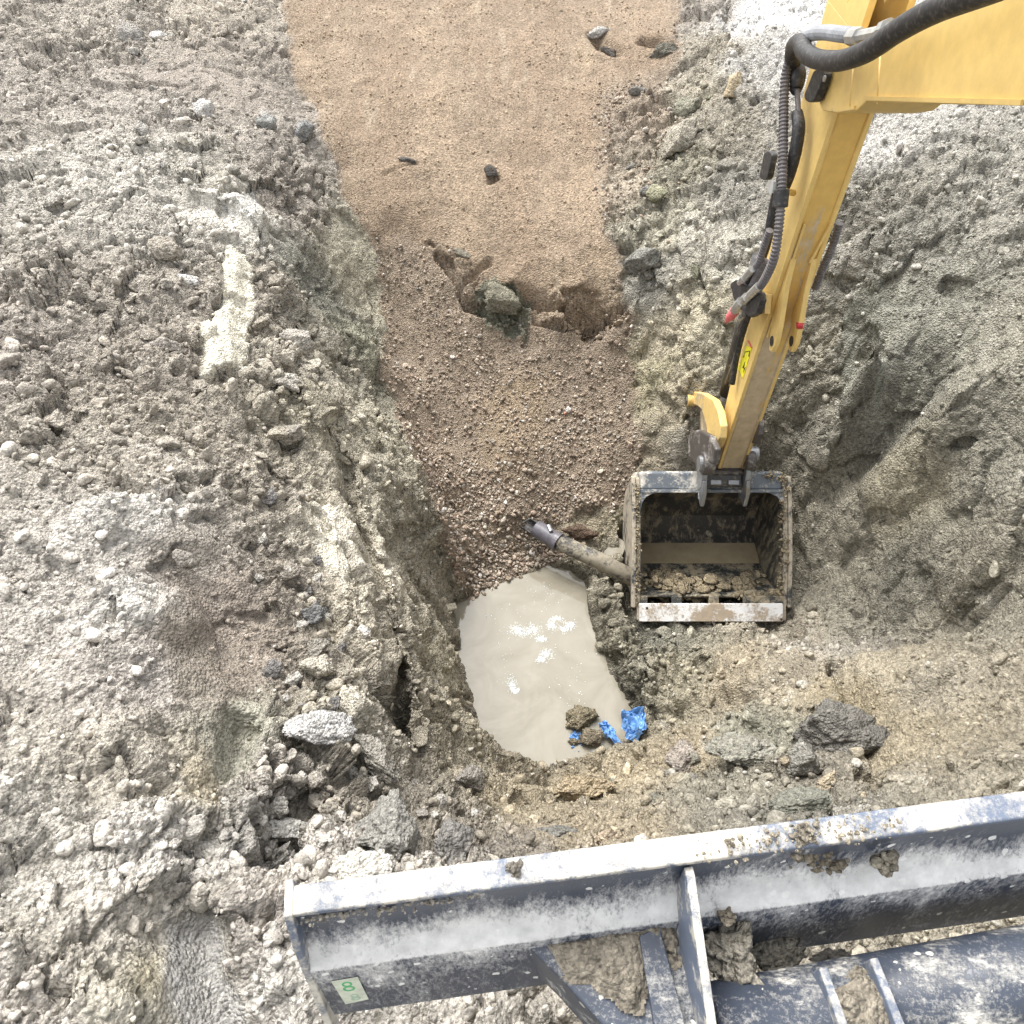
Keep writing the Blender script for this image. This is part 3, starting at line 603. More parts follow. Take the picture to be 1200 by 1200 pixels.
# (name, px, py, width px, height px, yaw deg, colour, label)
ROCKS = [
 ('rock', 455, 968, 78, 88, 20, (.27,.26,.235), 'largest grey angular rock just above the left half of the steel blade'),
 ('rock', 430, 1012, 78, 40, -5, (.58,.55,.49), 'broad pale rock lying against the blade beside the tall grey rock'),
 ('rock', 395, 1030, 48, 22, 0, (.60,.57,.52), 'small pale rock half hidden behind the top edge of the blade near its left end'),
 ('rock', 526, 992, 54, 56, 40, (.21,.20,.185), 'dark squarish rock right of the tall grey rock above the blade'),
 ('rock', 566, 1006, 30, 26, 10, (.50,.47,.43), 'fist-sized pale rock touching the blade right of the dark squarish rock'),
 ('rock', 365, 845, 78, 44, 10, (.47,.46,.44), 'long layered light grey rock on the left bank below the ledge'),
 ('rock', 410, 825, 46, 70, 70, (.44,.41,.34), 'upright tan-grey rock standing at the right end of the layered light grey rock'),
 ('rock', 375, 776, 44, 28, -15, (.50,.46,.38), 'pale yellowish rock with a pointed left end on the left bank'),
 ('rock', 425, 736, 20, 26, 60, (.62,.60,.55), 'small smooth white stone sitting on the pale ledge of the left bank'),
 ('rock', 345, 968, 58, 26, 8, (.42,.41,.38), 'flat grey rock slab with pale edges left of the tall grey rock'),
 ('rock', 440, 885, 70, 40, -25, (.33,.31,.27), 'broken brownish clay lump on the near left bank above the flat slab'),
 ('rock', 545, 908, 46, 34, 30, (.27,.25,.22), 'grey stone at the near left corner of the pit'),
 ('rock', 512, 940, 30, 24, 30, (.30,.28,.25), 'small grey-brown stone between the pit corner and the dark squarish rock'),
 ('rock', 195, 288, 36, 24, 15, (.42,.38,.32), 'brown tapered clod alone on the upper left bank'),
 ('rock', 240, 128, 26, 24, 0, (.62,.60,.56), 'bright pale stone on the upper left bank'),
 ('rock', 158, 38, 26, 30, 20, (.36,.34,.31), 'grey boulder-shaped clod at the top left'),
 ('rock', 186, 40, 20, 12, 20, (.68,.66,.62), 'white pebble beside the grey clod at the top left'),
 ('rock', 220, 326, 26, 12, 5, (.66,.64,.60), 'flat white stone left of the smooth pale slab'),
 ('rock', 375, 395, 44, 30, 20, (.42,.39,.32), 'tan clod resting on the brink of the upper left wall'),
 ('rock', 345, 395, 40, 30, 10, (.44,.41,.36), 'rounded pale clod near the smooth pale slab'),
 ('rock', 330, 440, 46, 28, 0, (.44,.41,.36), 'wide clod just below the smooth pale slab'),
 ('rock', 985, 850, 88, 62, -20, (.19,.18,.16), 'big dark cracked clay boulder at the right end of the near slope'),
 ('rock', 868, 872, 64, 50, -15, (.29,.28,.235), 'broad greenish grey clay slab in the middle of the near slope'),
 ('rock', 803, 882, 42, 44, 50, (.34,.30,.26), 'pinkish triangular rock left of the greenish clay slab'),
 ('rock', 810, 912, 30, 20, 0, (.22,.21,.18), 'small dark grey stone below the pinkish triangular rock'),
 ('rock', 945, 885, 42, 40, 40, (.25,.24,.21), 'grey clod directly left of and below the dark cracked boulder'),
 ('rock', 945, 940, 72, 40, 10, (.20,.20,.165), 'flat cracked olive clay slab right above the blade'),
 ('rock', 685, 920, 86, 34, 8, (.38,.31,.21), 'long ochre clay slab below the near edge of the pond'),
 ('rock', 712, 978, 36, 28, 20, (.38,.31,.23), 'ochre rock just above the blade right of the dark hollow'),
 ('rock', 650, 975, 66, 30, 0, (.20,.195,.175), 'dark broken clod above the middle of the blade'),
 ('rock', 786, 905, 26, 20, 0, (.24,.23,.2), 'small dark clod touching the pinkish triangular rock'),
 ('rock', 702, 34, 30, 12, 10, (.52,.50,.46), 'pale crusted clod on the lip of the left hollow at the top of the ramp'),
 ('rock', 775, 57, 34, 16, 15, (.17,.16,.13), 'dark clod in the right hollow at the top of the ramp'),
 ('rock', 716, 60, 26, 12, -20, (.15,.135,.12), 'dark clod in the left hollow at the top of the ramp'),
 ('rock', 577, 199, 20, 14, -30, (.10,.09,.08), 'lone black lump in the middle of the sandy ramp'),
 ('rock', 476, 187, 22, 8, -12, (.12,.11,.10), 'thin dark sliver in the sandy ramp, left of the black lump'),
 ('rock', 585, 345, 52, 30, -30, (.25,.235,.18), 'dark greenish clay block bared in the broken ledge of the ramp'),
 ('rock', 540, 295, 30, 10, -30, (.22,.20,.16), 'dark flake at the left start of the broken ledge'),
 ('rock', 808, 120, 34, 26, -20, (.28,.27,.21), 'olive angular rock high on the right edge of the upper ramp'),
 ('rock', 800, 155, 34, 46, 50, (.36,.33,.27), 'tall tan lump of earth under the olive rock at the ramp edge'),
 ('rock', 862, 92, 24, 32, 60, (.46,.38,.26), 'ochre clay piece set in the upper right bank'),
 ('rock', 770, 225, 26, 22, 20, (.30,.29,.20), 'yellowish green clod in the right ramp edge'),
 ('rock', 757, 300, 44, 26, 30, (.24,.235,.21), 'dark grey stone cluster piece at the right ramp edge'),
 ('rock', 355, 150, 34, 18, -50, (.30,.30,.29), 'thin dark grey flake sticking up at the brink beside the upper ramp'),
 ('rock', 310, 142, 26, 18, 20, (.30,.30,.28), 'dark grey stone left of the thin flake on the upper left bank'),
 ('rock', 195, 330, 18, 14, 0, (.4,.37,.32), 'small tan clod beside the flat white stone'),
 ('rock', 195, 400, 40, 26, 0, (.34,.31,.27), 'crumbly brown clod on the left bank level with the smooth pale slab'),
 ('rock', 340, 505, 36, 26, 0, (.36,.33,.28), 'rough clod at the edge of the left shelf'),
 ('rock', 342, 665, 20, 28, 70, (.30,.27,.23), 'upright brown stone on the dark soil of the left bank'),
 ('rock', 368, 718, 34, 22, 20, (.19,.19,.185), 'dark bluish grey stone on the left bank'),
 ('rock', 372, 752, 24, 34, 80, (.29,.27,.23), 'standing grey-brown stone below the dark bluish one'),
 ('rock', 218, 650, 26, 20, -20, (.36,.33,.29), 'lone clod in the raked dark hollow on the left'),
 ('rock', 680, 618, 40, 20, -5, (.13,.09,.065), 'dark brown broken brick-like stone lying behind the drain pipe'),
 ('mud_lump', 683, 835, 40, 30, 10, (.22,.19,.13), 'brown mud lump rising out of the pond near its lower right corner'),
 ('mud_lump', 692, 858, 30, 26, -20, (.21,.18,.13), 'smaller mud lump between the submerged blue plastic and the blue strip'),
 ('mud_lump', 672, 868, 14, 9, 0, (.2,.17,.12), 'tiny mud lump at the near shore of the pond'),
 ('clay_lump', 858, 1118, 66, 84, 65, (.30,.275,.225), 'tall lump of clay wedged between the blade and its cross tube'),
 ('clay_lump', 905, 1125, 60, 36, 10, (.28,.26,.215), 'lower lump of clay right of the tall one behind the blade'),
 ('clay_lump', 985, 1128, 60, 36, -10, (.22,.205,.18), 'smooth dark clay lump beyond the two lumps behind the blade'),
 ('clay_lump', 735, 700, 0, 0, 0, (0,0,0), None),
]
for i, (nm, px, py, wpx, hpx, yaw, c, lab) in enumerate(ROCKS):
    if lab is None: continue
    p = hit(px, py+hpx*.25)
    water = nm == 'mud_lump'
    if water: p = P(px, py+hpx*.2, z=WZ)
    if nm == 'clay_lump': p = P(px, py, z={858: .80, 905: .68, 985: .58}[px])
    Dp = p[1]*CP+(CAMZ-p[2])*SP; sx = wpx*Dp/F/2*1.15; sy = hpx*Dp/F/2*1.1
    big_ = max(wpx, hpx) > 32
    v, f = bigrock(40+i, 5 if max(wpx, hpx) > 60 else 4 if big_ else 3, 1., 9, .9 if nm == 'rock' else 1.35)
    me = np_mesh(nm, v*np.array([1, 1.2, 1]), f, [M_clod], True)
    n = nrm_at(p) if not water else Vector((0, 0, 1))
    view = Vector((0, CP*.0, 0))
    vd = Vector(p)-Vector((0, 0, CAMZ)); vd.normalize()
    # lie it on the slope but turn its long side across the picture as photographed
    zax = (n*.7-vd*.5).normalized(); xax = Vector((1, 0, 0)); xax = (xax-zax*xax.dot(zax)).normalized()
    yax = zax.cross(xax); R = Matrix((xax, yax, zax)).transposed().to_4x4()
    ang = math.radians(yaw if abs(yaw) < 45 else yaw-90)
    o = bpy.data.objects.new(nm, me); o.matrix_world = Matrix.Translation(Vector(p)+zax*min(sx, sy)*.3) @ R @ Matrix.Rotation(ang, 4, 'Z')
    o.scale = (sx, sy, min(sx, sy)*.8); o.color = (*c, 1)
    link(o, label=lab, cat={'rock': 'rock', 'mud_lump': 'mud lump', 'clay_lump': 'clay lump'}[nm])

# countable middling clods, alike: share mesh data, one group per place
lib = [np_mesh('clod', *bigrock(900+k, 3, .72, 6, 1.2), [M_clod], True) for k in range(10)]
LM = [(265,370,'the smooth pale slab'),(285,245,'the pale crusted hump'),(240,128,'the bright stone on the upper left bank'),(158,38,'the grey boulder at the top left'),(355,150,'the thin dark flake at the brink'),
 (310,142,'the dark stone by the thin flake'),(195,288,'the brown tapered clod'),(220,326,'the flat white stone'),(195,400,'the crumbly brown clod level with the slab'),(165,520,'the cloddy flat at the left border'),(330,440,'the wide clod below the slab'),(375,395,'the tan clod on the brink'),
 (340,505,'the rough clod on the left shelf'),(395,620,'the pale ledge of the left wall'),(342,665,'the upright brown stone'),(368,718,'the dark bluish stone'),(425,736,'the smooth white stone on the ledge'),(375,776,'the pointed yellowish rock'),
 (365,845,'the layered light grey rock'),(410,825,'the upright tan-grey rock'),(440,885,'the broken brownish clay lump'),(345,968,'the flat slab with pale edges'),(455,968,'the largest grey rock'),(430,1012,'the broad pale rock'),(526,992,'the dark squarish rock'),(566,1006,'the fist-sized pale rock by the blade'),
 (545,908,'the grey stone at the pit corner'),(512,940,'the small stone by the pit corner'),(685,920,'the long ochre slab'),(712,978,'the ochre rock above the blade'),(650,975,'the dark broken clod'),(803,882,'the pinkish triangular rock'),(868,872,'the greenish clay slab'),
 (945,885,'the clod beside the dark boulder'),(985,850,'the dark cracked boulder'),(945,940,'the olive slab above the blade'),(808,120,'the olive angular rock'),(800,155,'the tall tan lump'),(770,225,'the yellowish green clod'),(757,300,'the dark stone at the ramp edge'),(862,92,'the ochre clay piece'),
 (280,880,'the greenish scraped face'),(230,1120,'the grey scraped tooth mark'),(335,1090,'the left end of the blade'),(170,920,'the pale near left hump'),(215,915,'the ochre cut beside the hump'),(225,215,'the pale stony strip'),(290,60,'the smooth brown patch beside the ramp'),(200,80,'the white pebble pair'),(60,350,'the far left cloddy flat'),(40,520,'the leftmost clod flat'),
 (720,770,'the sticky mud tongue'),(765,740,'the near left corner of the bucket'),(820,800,'the hollow below the bucket')]
USED = set()
def clod_label(px, py, s, tone, smid, kind):
    k = min(range(len(LM)), key=lambda i: (LM[i][0]-px)**2+(LM[i][1]-py)**2); dx, dy = px-LM[k][0], py-LM[k][1]; dist = math.hypot(dx, dy)
    a = math.degrees(math.atan2(-dy, dx)) % 360; d = ['right of','above right of','above','above left of','left of','below left of','below','below right of'][int((a+22.5)//45) % 8]
    near = 'just ' if dist < 32 else 'a little way ' if dist < 62 else 'well '
    if dist >= 62 and len(LM[k][2].split()) > 5: near = 'far '
    return f"{'small' if s < smid else 'larger'} {tone} {kind} {near}{d} {LM[k][2]}"
def clod_field(n, poly, smin, smax, label, group, seed, pal=None):
    r = np.random.default_rng(seed); done = 0
    pl = np.array(poly); lo = pl.min(0); hi = pl.max(0); k = 0
    while done < n and k < n*14:
        k += 1; px, py = r.uniform(lo, hi)
        if sdf(np.array([px]), np.array([py]), [tuple(q) for q in poly])[0] > 0: continue
        p = hit(px, py); x = np.array([p[0]]); y = np.array([p[1]])
        if sdf(x, y, POND)[0] < .05: continue
        s_, nr, col, amp, rm, sn, b_ = surf(x, y); q = s_[0]; s = r.uniform(0, 1)**1.8*(smax-smin)+smin
        if amp[0] < .42: continue
        c = col[0]*r.uniform(.8, 1.3)
        if pal is not None and r.random() < .5: c = np.array(pal[r.integers(len(pal))])
        lum = float(c[0]*.3+c[1]*.6+c[2]*.1); tone = 'pale' if lum > .40 else 'dark' if lum < .27 else ('brownish' if c[0] > c[2]*1.28 else 'grey')
        lb_ = clod_label(px, py, s, tone, smin+(smax-smin)*.35, 'stone' if group.startswith(('rubble', 'stones', 'pale')) else 'clod')
        if lb_ in USED or len(lb_.split()) > 15: continue
        USED.add(lb_)
        o = bpy.data.objects.new('earth_clod', lib[r.integers(len(lib))]); o.location = Vector(q)+Vector(nr[0])*s*.2
        o.rotation_euler = tuple(r.uniform(-.5, .5, 2))+(r.uniform(0, 6.28),); o.scale = (s*r.uniform(.8, 1.3), s*r.uniform(.7, 1.1), s*r.uniform(.7, 1)); o.color = (*c, 1)
        link(o, label=lb_, cat='earth clod', group=group); done += 1
clod_field(50, [(0,200),(240,300),(240,560),(0,600)], .03, .065, 'loose brown-grey clod on the cloddy left bank', 'clods on the left bank', 1)
clod_field(30, [(300,300),(360,330),(400,560),(300,560)], .03, .06, 'crumbly clod on the shoulder between pale slab and left wall', 'clods on the shoulder of the left wall', 2)
clod_field(34, [(310,560),(380,600),(430,850),(300,830)], .02, .045, 'stone or clod on the dark soil beside the pale ledge', 'stones beside the pale ledge', 3, [(.43,.41,.37),(.22,.21,.2)])
clod_field(50, [(310,860),(580,900),(620,1000),(330,1040)], .02, .045, 'small stone in the rubble above the left half of the blade', 'rubble above the blade, left half', 4, [(.43,.41,.37),(.28,.26,.23),(.43,.41,.37)])
clod_field(42, [(600,900),(760,890),(1045,800),(1045,950),(620,1000)], .02, .05, 'small clod on the near slope below the pond and the bucket', 'clods on the near slope', 5, [(.22,.21,.17),(.38,.32,.23)])
clod_field(24, [(150,0),(320,0),(350,200),(150,230)], .025, .06, 'small clod on the far left bank beside the upper ramp', 'clods on the far left bank', 6, [(.43,.41,.37)])
clod_field(30, [(730,100),(850,80),(860,300),(740,340)], .03, .07, 'angular clod in the rubble along the right edge of the ramp', 'rubble along the right ramp edge', 7, [(.27,.265,.19),(.38,.36,.29),(.22,.21,.19)])
clod_field(20, [(150,850),(330,900),(330,1190),(150,1190)], .015, .035, 'pale small stone on the near left bank beside the blade end', 'pale stones beside the blade end', 8, [(.43,.41,.37)])
clod_field(18, [(695,690),(740,690),(860,790),(760,830),(720,800)], .03, .06, 'sticky grey clod on the mud tongue between bucket and pond', 'clods on the mud tongue', 9)

# ------------------------------------------------------------------ water
def pond():
    m, nt, b = mat('muddy_water'); pos = gpos(nt)
    n = noise(nt, 3.2, 6, .6, pos, 1.2); c = ramp_(nt, n.outputs[0], [(.35, (.215,.195,.15)), (.65, (.285,.265,.215))])
    L(nt, c.outputs[0], b.inputs['Base Color']); b.inputs['Roughness'].default_value = .03; b.inputs['IOR'].default_value = 1.33
    b.inputs['Specular IOR Level'].default_value = .8
    n2 = noise(nt, 7, 2, .5, pos); bump(nt, b, n2.outputs[0], .06, .01)
    a = np.array(POND); c0 = a.mean(0); v = [(c0[0]+(x-c0[0])*1.12, c0[1]+(y-c0[1])*1.08, WZ) for x, y in POND]
    o = bpy.data.objects.new('pond_water', py_mesh('pond_water', v, [list(range(len(v)))], m)); link(o, kind='structure')
    if o.data.polygons[0].normal.z < 0: o.data.flip_normals()
    return m
M_water = pond()
# ------------------------------------------------------------------ painted and dirty metal
def dirty(name, base, rough, mud, amount, metal=0., spots=0., streak=None, lowmud=None, wear=None, coat=0., up=0., haze=None):
    """painted metal: chips, splashed mud, dust lying where it can lie"""
    m, nt, b = mat(name); pos = gpos(nt); vec = pos
    if streak:
        mp = N(nt, 'Mapping'); mp.inputs['Scale'].default_value = streak; L(nt, pos, mp.inputs['Vector']); vec = mp.outputs[0]
    a = noise(nt, 6, 8, .68, vec, .3); f = noise(nt, 70, 5, .7, vec); q = noise(nt, 22, 6, .65, pos)
    c = N(nt, 'RGB'); c.outputs[0].default_value = (*base, 1); c = c.outputs[0]
    tone = ramp_(nt, q.outputs[0], [(.3, .9), (.7, 1.07)]); c = mixc(nt, 1., c, tone.outputs[0], 'MULTIPLY')
    s = math_(nt, 'ADD', math_(nt, 'MULTIPLY', a.outputs[0], .55), math_(nt, 'MULTIPLY', f.outputs[0], .25)); s = math_(nt, 'ADD', s, math_(nt, 'MULTIPLY', q.outputs[0], .2))
    if lowmud:
        sx = N(nt, 'SeparateXYZ'); L(nt, pos, sx.inputs[0]); mr = N(nt, 'MapRange'); L(nt, sx.outputs[2], mr.inputs[0])
        for k, v in zip((1, 2, 3, 4), lowmud): mr.inputs[k].default_value = v
        s = math_(nt, 'ADD', s, mr.outputs[0])
    if up:
        g = N(nt, 'NewGeometry'); sx = N(nt, 'SeparateXYZ'); L(nt, g.outputs['Normal'], sx.inputs[0])
        s = math_(nt, 'ADD', s, math_(nt, 'MULTIPLY', sx.outputs[2], up))
    t = .5+.13*(1-2*amount)
    k = ramp_(nt, s, [(t, 0.), (t+.07, 1.)]); fac = k.outputs[0]
    if spots:
        v = N(nt, 'TexVoronoi', i_Scale=spots, i_Randomness=1.); dn = noise(nt, 28, 4, .7, pos); vm = N(nt, 'VectorMath', operation='MULTIPLY_ADD'); L(nt, dn.outputs['Color'], vm.inputs[0]); vm.inputs[1].default_value = (.022,)*3; L(nt, pos, vm.inputs[2]); L(nt, vm.outputs[0], v.inputs['Vector'])
        wn = N(nt, 'TexWhiteNoise'); L(nt, v.outputs['Position'], wn.inputs['Vector'])
        r = math_(nt, 'MULTIPLY', math_(nt, 'POWER', wn.outputs['Value'], 3.5), .30)
        d2 = math_(nt, 'ADD', v.outputs['Distance'], math_(nt, 'MULTIPLY_ADD', f.outputs[0], .12, -.06))
        sp = math_(nt, 'LESS_THAN', d2, r); fac = math_(nt, 'MAXIMUM', fac, sp)
    if haze:
        g2 = N(nt, 'NewGeometry'); s2 = N(nt, 'SeparateXYZ'); L(nt, g2.outputs['Normal'], s2.inputs[0])
        mp2 = N(nt, 'Mapping'); mp2.inputs['Scale'].default_value = (1, 1, .35); L(nt, pos, mp2.inputs['Vector']); f2 = noise(nt, 120, 5, .8, mp2.outputs[0])
        hz = math_(nt, 'ADD', math_(nt, 'MULTIPLY', s2.outputs[2], haze[0]), math_(nt, 'MULTIPLY_ADD', f2.outputs[0], 2.3, -1.15+haze[1]))
        hz = math_(nt, 'ADD', hz, math_(nt, 'MULTIPLY_ADD', a.outputs[0], 2.6, -1.3))
        hr = ramp_(nt, hz, [(.22, 0.), (1.05, .90)]); fac = math_(nt, 'MAXIMUM', fac, hr.outputs[0])
    mudc = ramp_(nt, q.outputs[0], [(.3, tuple(x*.78 for x in mud)), (.7, tuple(min(1, x*1.18) for x in mud))])
    c = mixc(nt, math_(nt, 'MULTIPLY', fac, .93), c, mudc.outputs[0]); L(nt, c, b.inputs['Base Color'])
    rr = math_(nt, 'MULTIPLY_ADD', fac, .88-rough, rough); L(nt, rr, b.inputs['Roughness'])
    b.inputs['Metallic'].default_value = metal; b.inputs['Coat Weight'].default_value = coat; b.inputs['Coat Roughness'].default_value = .2
    h = math_(nt, 'ADD', math_(nt, 'MULTIPLY', fac, 1.), math_(nt, 'MULTIPLY', f.outputs[0], .25)); bump(nt, b, h, .45, .004)
    return m
YEL = (.72, .51, .18); TAN = (.36, .30, .21)
M_yel = dirty('yellow_paint', YEL, .40, (.44, .35, .22), .32, streak=(1, 1, .35), lowmud=(-.9, .4, .06, -.05))
M_yel2 = dirty('yellow_paint_muddy_shaded', (.66, .43, .12), .45, (.50, .41, .28), .46, streak=(1.6, 1.6, .3), lowmud=(-.95, 1.1, .20, -.05))  # deeper base yellow has shade painted in, with real mud over it
M_navy = dirty('dark_blue_steel', (.055, .066, .090), .36, (.64, .62, .56), .40, spots=30, streak=(.8, 2, 1), haze=(.30, .02))
M_blade = dirty('dark_blue_steel_blade', (.048, .060, .088), .30, (.78, .77, .74), .34, spots=34, streak=(1.2, 1.6, .5), haze=(1.8, .0))
M_flange = dirty('blade_rim', (.13, .16, .22), .45, (.60, .56, .48), .55, up=.04, haze=(.45, .12))
M_black = dirty('black_steel', (.045, .044, .042), .30, (.30, .255, .18), .52, spots=0, streak=(2.5, 1, 1))
M_mudst = dirty('muddy_steel', (.05, .055, .06), .4, (.42, .37, .29), .80)
M_white = dirty('white_wear_edge', (.76, .76, .75), .45, (.33, .26, .18), .62)
M_grey = dirty('worn_steel', (.32, .33, .34), .35, (.36, .31, .24), .35, metal=.6)
M_link = dirty('dark_link_steel', (.10, .09, .085), .4, (.40, .37, .33), .45, metal=.3)
M_bar = dirty('hinge_bar_steel', (.13, .15, .17), .35, (.55, .52, .46), .50, up=.03)
M_floor = dirty('bucket_floor_mud', (.05, .052, .05), .25, (.33, .28, .19), .60, streak=(1, 1.3, 1.3), haze=(0, .0))
def plain(name, col, rough=.6, metal=0, bmp=0):
    m, nt, b = mat(name); pos = gpos(nt); n = noise(nt, 60, 5, .6, pos); n2 = noise(nt, 14, 4, .6, pos)
    r = ramp_(nt, n2.outputs[0], [(.3, .75), (.7, 1.25)]); c = mixc(nt, 1., col, r.outputs[0], 'MULTIPLY')
    dust = ramp_(nt, n.outputs[0], [(.5, 0.), (.8, .35)]); c = mixc(nt, dust.outputs[0], c, (.35, .31, .25)); L(nt, c, b.inputs['Base Color'])
    b.inputs['Roughness'].default_value = rough; b.inputs['Metallic'].default_value = metal; bump(nt, b, n.outputs[0], .3, .002); return m
M_rub = plain('black_rubber', (.018, .018, .020), .55); M_hose = plain('grey_hose', (.11, .10, .105), .5); M_hosel = plain('light_grey_hose', (.34, .35, .37), .5)
M_zinc = plain('zinc_fitting', (.50, .50, .48), .35, .6); M_pink = plain('pink_cap', (.75, .16, .17), .5); M_red = plain('red_cap', (.50, .03, .04), .5)
M_warn = plain('yellow_label', (.85, .78, .03), .5); M_ink = plain('black_print', (.02, .02, .02), .6); M_redp = plain('red_print', (.6, .12, .08), .6)
M_stick = plain('pale_sticker', (.60, .64, .52), .6); M_green = plain('green_print', (.10, .42, .17), .6); M_green2 = plain('faded_green_print', (.38, .54, .40), .6)

# ------------------------------------------------------------------ excavator arm with bucket
arm = empty('excavator_arm', (1.35, 3.26, -.9), label='muddy yellow excavator arm reaching down from the right with an empty bucket in the pit', cat='excavator arm')
XL, XR = 1.27, 1.435
def yf(z): return 3.26-.044*(z+.87)
DEP = ([-.87, -.57, -.07, .4, .87, 1.3, 1.6], [.15, .18, .26, .31, .35, .40, .43])
def prof(z0, z1, n=10):
    zs = np.linspace(z0, z1, n); return [(yf(z), z) for z in zs], [(yf(z)+np.interp(z, *DEP), z) for z in zs[::-1]]
fa, ba = prof(-.87, 1.55)
pl = fa+ba
v1 = prism([(XL, y, z) for y, z in pl], (.02, 0, 0)); part('stick_side', *v1, M_yel, arm, bevel=.004)
v1 = prism([(XR-.02, y, z) for y, z in pl], (.02, 0, 0)); part('stick_side', *v1, M_yel, arm, bevel=.004)
fr = [(y+.006, z) for y, z in fa]; v1 = prism([(XL+.0202, y, z) for y, z in fr]+[(XL+.0202, y+.015, z) for y, z in fr[::-1]], (XR-XL-.0404, 0, 0)); part('stick_front', *v1, M_yel2, arm)
v1 = prism([(XL+.0202, y-.02, z) for y, z in ba]+[(XL+.0202, y-.005, z) for y, z in ba[::-1]], (XR-XL-.0404, 0, 0)); part('stick_back', *v1, M_yel, arm)
# welds along the front corners
for xx in (XL+.021, XR-.021):
    part('weld_seam', *tube([(xx, y+.004, z) for y, z in fa[::2]], .0045, 6), M_yel2, arm, smooth=True)
# upper clevis plates with their slots
for xx in (XL, XR-.025):
    yb0, yb1 = yf(1.5)+.0, yf(1.5)+.44; ym = yf(1.75)+.21
    sl = [(ym+.035, 1.62), (ym+.035, 1.84), (ym, 1.88)]; sl2 = [(ym, 1.88), (ym-.035, 1.84), (ym-.035, 1.62), (ym, 1.58)]
    h1 = [(ym, 1.551), (yb1, 1.551), (yb1+.02, 1.9), (yb1-.04, 2.3), (ym, 2.36), (ym, 1.88), (ym+.03, 1.85), (ym+.035, 1.64), (ym, 1.60)]
    h2 = [(ym, 1.551), (ym, 1.60), (ym-.035, 1.64), (ym-.03, 1.85), (ym, 1.88), (ym, 2.36), (yb0+.04, 2.3), (yb0-.02, 1.9), (yb0, 1.551)]
    part('clevis_plate', *join(prism([(xx, y, z) for y, z in h1], (.025, 0, 0)), prism([(xx, y, z) for y, z in h2], (.025, 0, 0))), M_yel, arm)
part('clevis_web', *boxf((1.3525, yf(1.6)+.40, 1.85), (.056, 0, 0), (0, .012, 0), (0, 0, .3)), M_yel2, arm, bevel=.004)
part('clevis_pin', *tube([(XL-.02, ym, 2.12), (XR+.02, ym, 2.12)], .04, 20), M_grey, arm, smooth=False)
# mounting ears on the front of the stick
for xx in (1.305, 1.402):
    z0, z1 = .20, .60; y0 = yf(.4)+.006
    pr = [(y0, z1+.02), (y0-.022, z1+.02), (y0-.05, z1-.12), (y0-.12, z0+.12), (y0-.145, z0+.03), (y0-.13, z0-.03), (y0-.095, z0-.045), (y0-.06, z0-.01), (y0-.04, z0+.05), (y0, z0+.09)]
    e = part('mounting_ear', *prism([(xx-.013, y, z) for y, z in pr], (.026, 0, 0)), M_yel, arm, bevel=.004)
    part('dark_hole_disc', *tube([(xx-.0155, y0-.098, z0+.012), (xx+.0155, y0-.098, z0+.012)], .026, 18), M_ink, e, smooth=False)  # black disc that paints the dark of the ear's hole
def strip(a, b_, wd, th, m, name='stiffener'):
    a = np.array(a, float); b_ = np.array(b_, float); d = b_-a; ln = np.linalg.norm(d); d /= ln; n = np.array([0, -1, 0.]); s_ = np.cross(d, n)
    return part(name, *boxf((a+b_)/2+n*th/2, d*ln/2, s_*wd/2, n*th/2), m, arm, bevel=.003)
def onf(x, z): return (x, yf(z)+.005, z)
strip(onf(1.302, .80), onf(1.302, .16), .010, .016, M_yel); strip(onf(1.418, .80), onf(1.385, .60), .012, .016, M_yel)
strip(onf(1.302, .17), onf(1.335, .30), .010, .014, M_yel)
# boom
XB = 1.215
bp = [(957,94),(972,81),(1010,66),(1050,41),(1120,-6),(1200,-62),(1330,-150),(1500,-262),(1500,128),(1200,124),(1050,121),(1015,119),(1003,130),(985,133),(964,130),(956,113)]
BP = [P(a, b, x=XB) for a, b in bp]
boom = part('boom', *prism(BP, (.275, 0, 0)), M_yel, arm, bevel=.006)
part('boom_flange', *join(*[boxf((P(a[0], a[1]-2, x=XB)+P(b_[0], b_[1]-2, x=XB))/2+np.array([-.004, 0, 0]), (P(b_[0], b_[1]-2, x=XB)-P(a[0], a[1]-2, x=XB))/2, (.004, 0, 0), (0, .002, .006)) for a, b_ in (((1015,117),(1200,122)), ((985,131),(1003,128)))]), M_yel, boom)
for xs in (996, 1028): part('weld_seam', *tube([P(xs, 122-(xs == 996)*-6, x=XB), P(xs+4, 76 if xs == 996 else 60, x=XB)], .0035, 6), M_yel, boom, smooth=True)
def stadium(a, b_, r, n=10):
    a, b_ = np.array(a, float), np.array(b_, float); d = (b_-a)/np.linalg.norm(b_-a); t0 = math.atan2(d[1], d[0]); o = []
    for c, s0 in ((b_, -PI/2), (a, PI/2)):
        for k in range(n+1): o.append(c+r*np.array([math.cos(t0+s0+PI*k/n), math.sin(t0+s0+PI*k/n)]))
    return o
def plate_px(name, poly, x, th, m, parent=arm, bevel=.003): return part(name, *prism([P(a, b, x=x) for a, b in poly], (-th, 0, 0)), m, parent, bevel=bevel)
cp = plate_px('pin_cap', stadium((969,88), (959,113), 7), XB-.006, .035, M_rub, bevel=.006)
cc = P(967, 92, x=XB-.041); part('bolt', *tube([cc, cc+[-.006, 0, 0]], .011, 12), M_grey, cp)
plate_px('rubber_pad', stadium((907,182), (902,206), 5), 1.215, .03, M_rub, bevel=.006)
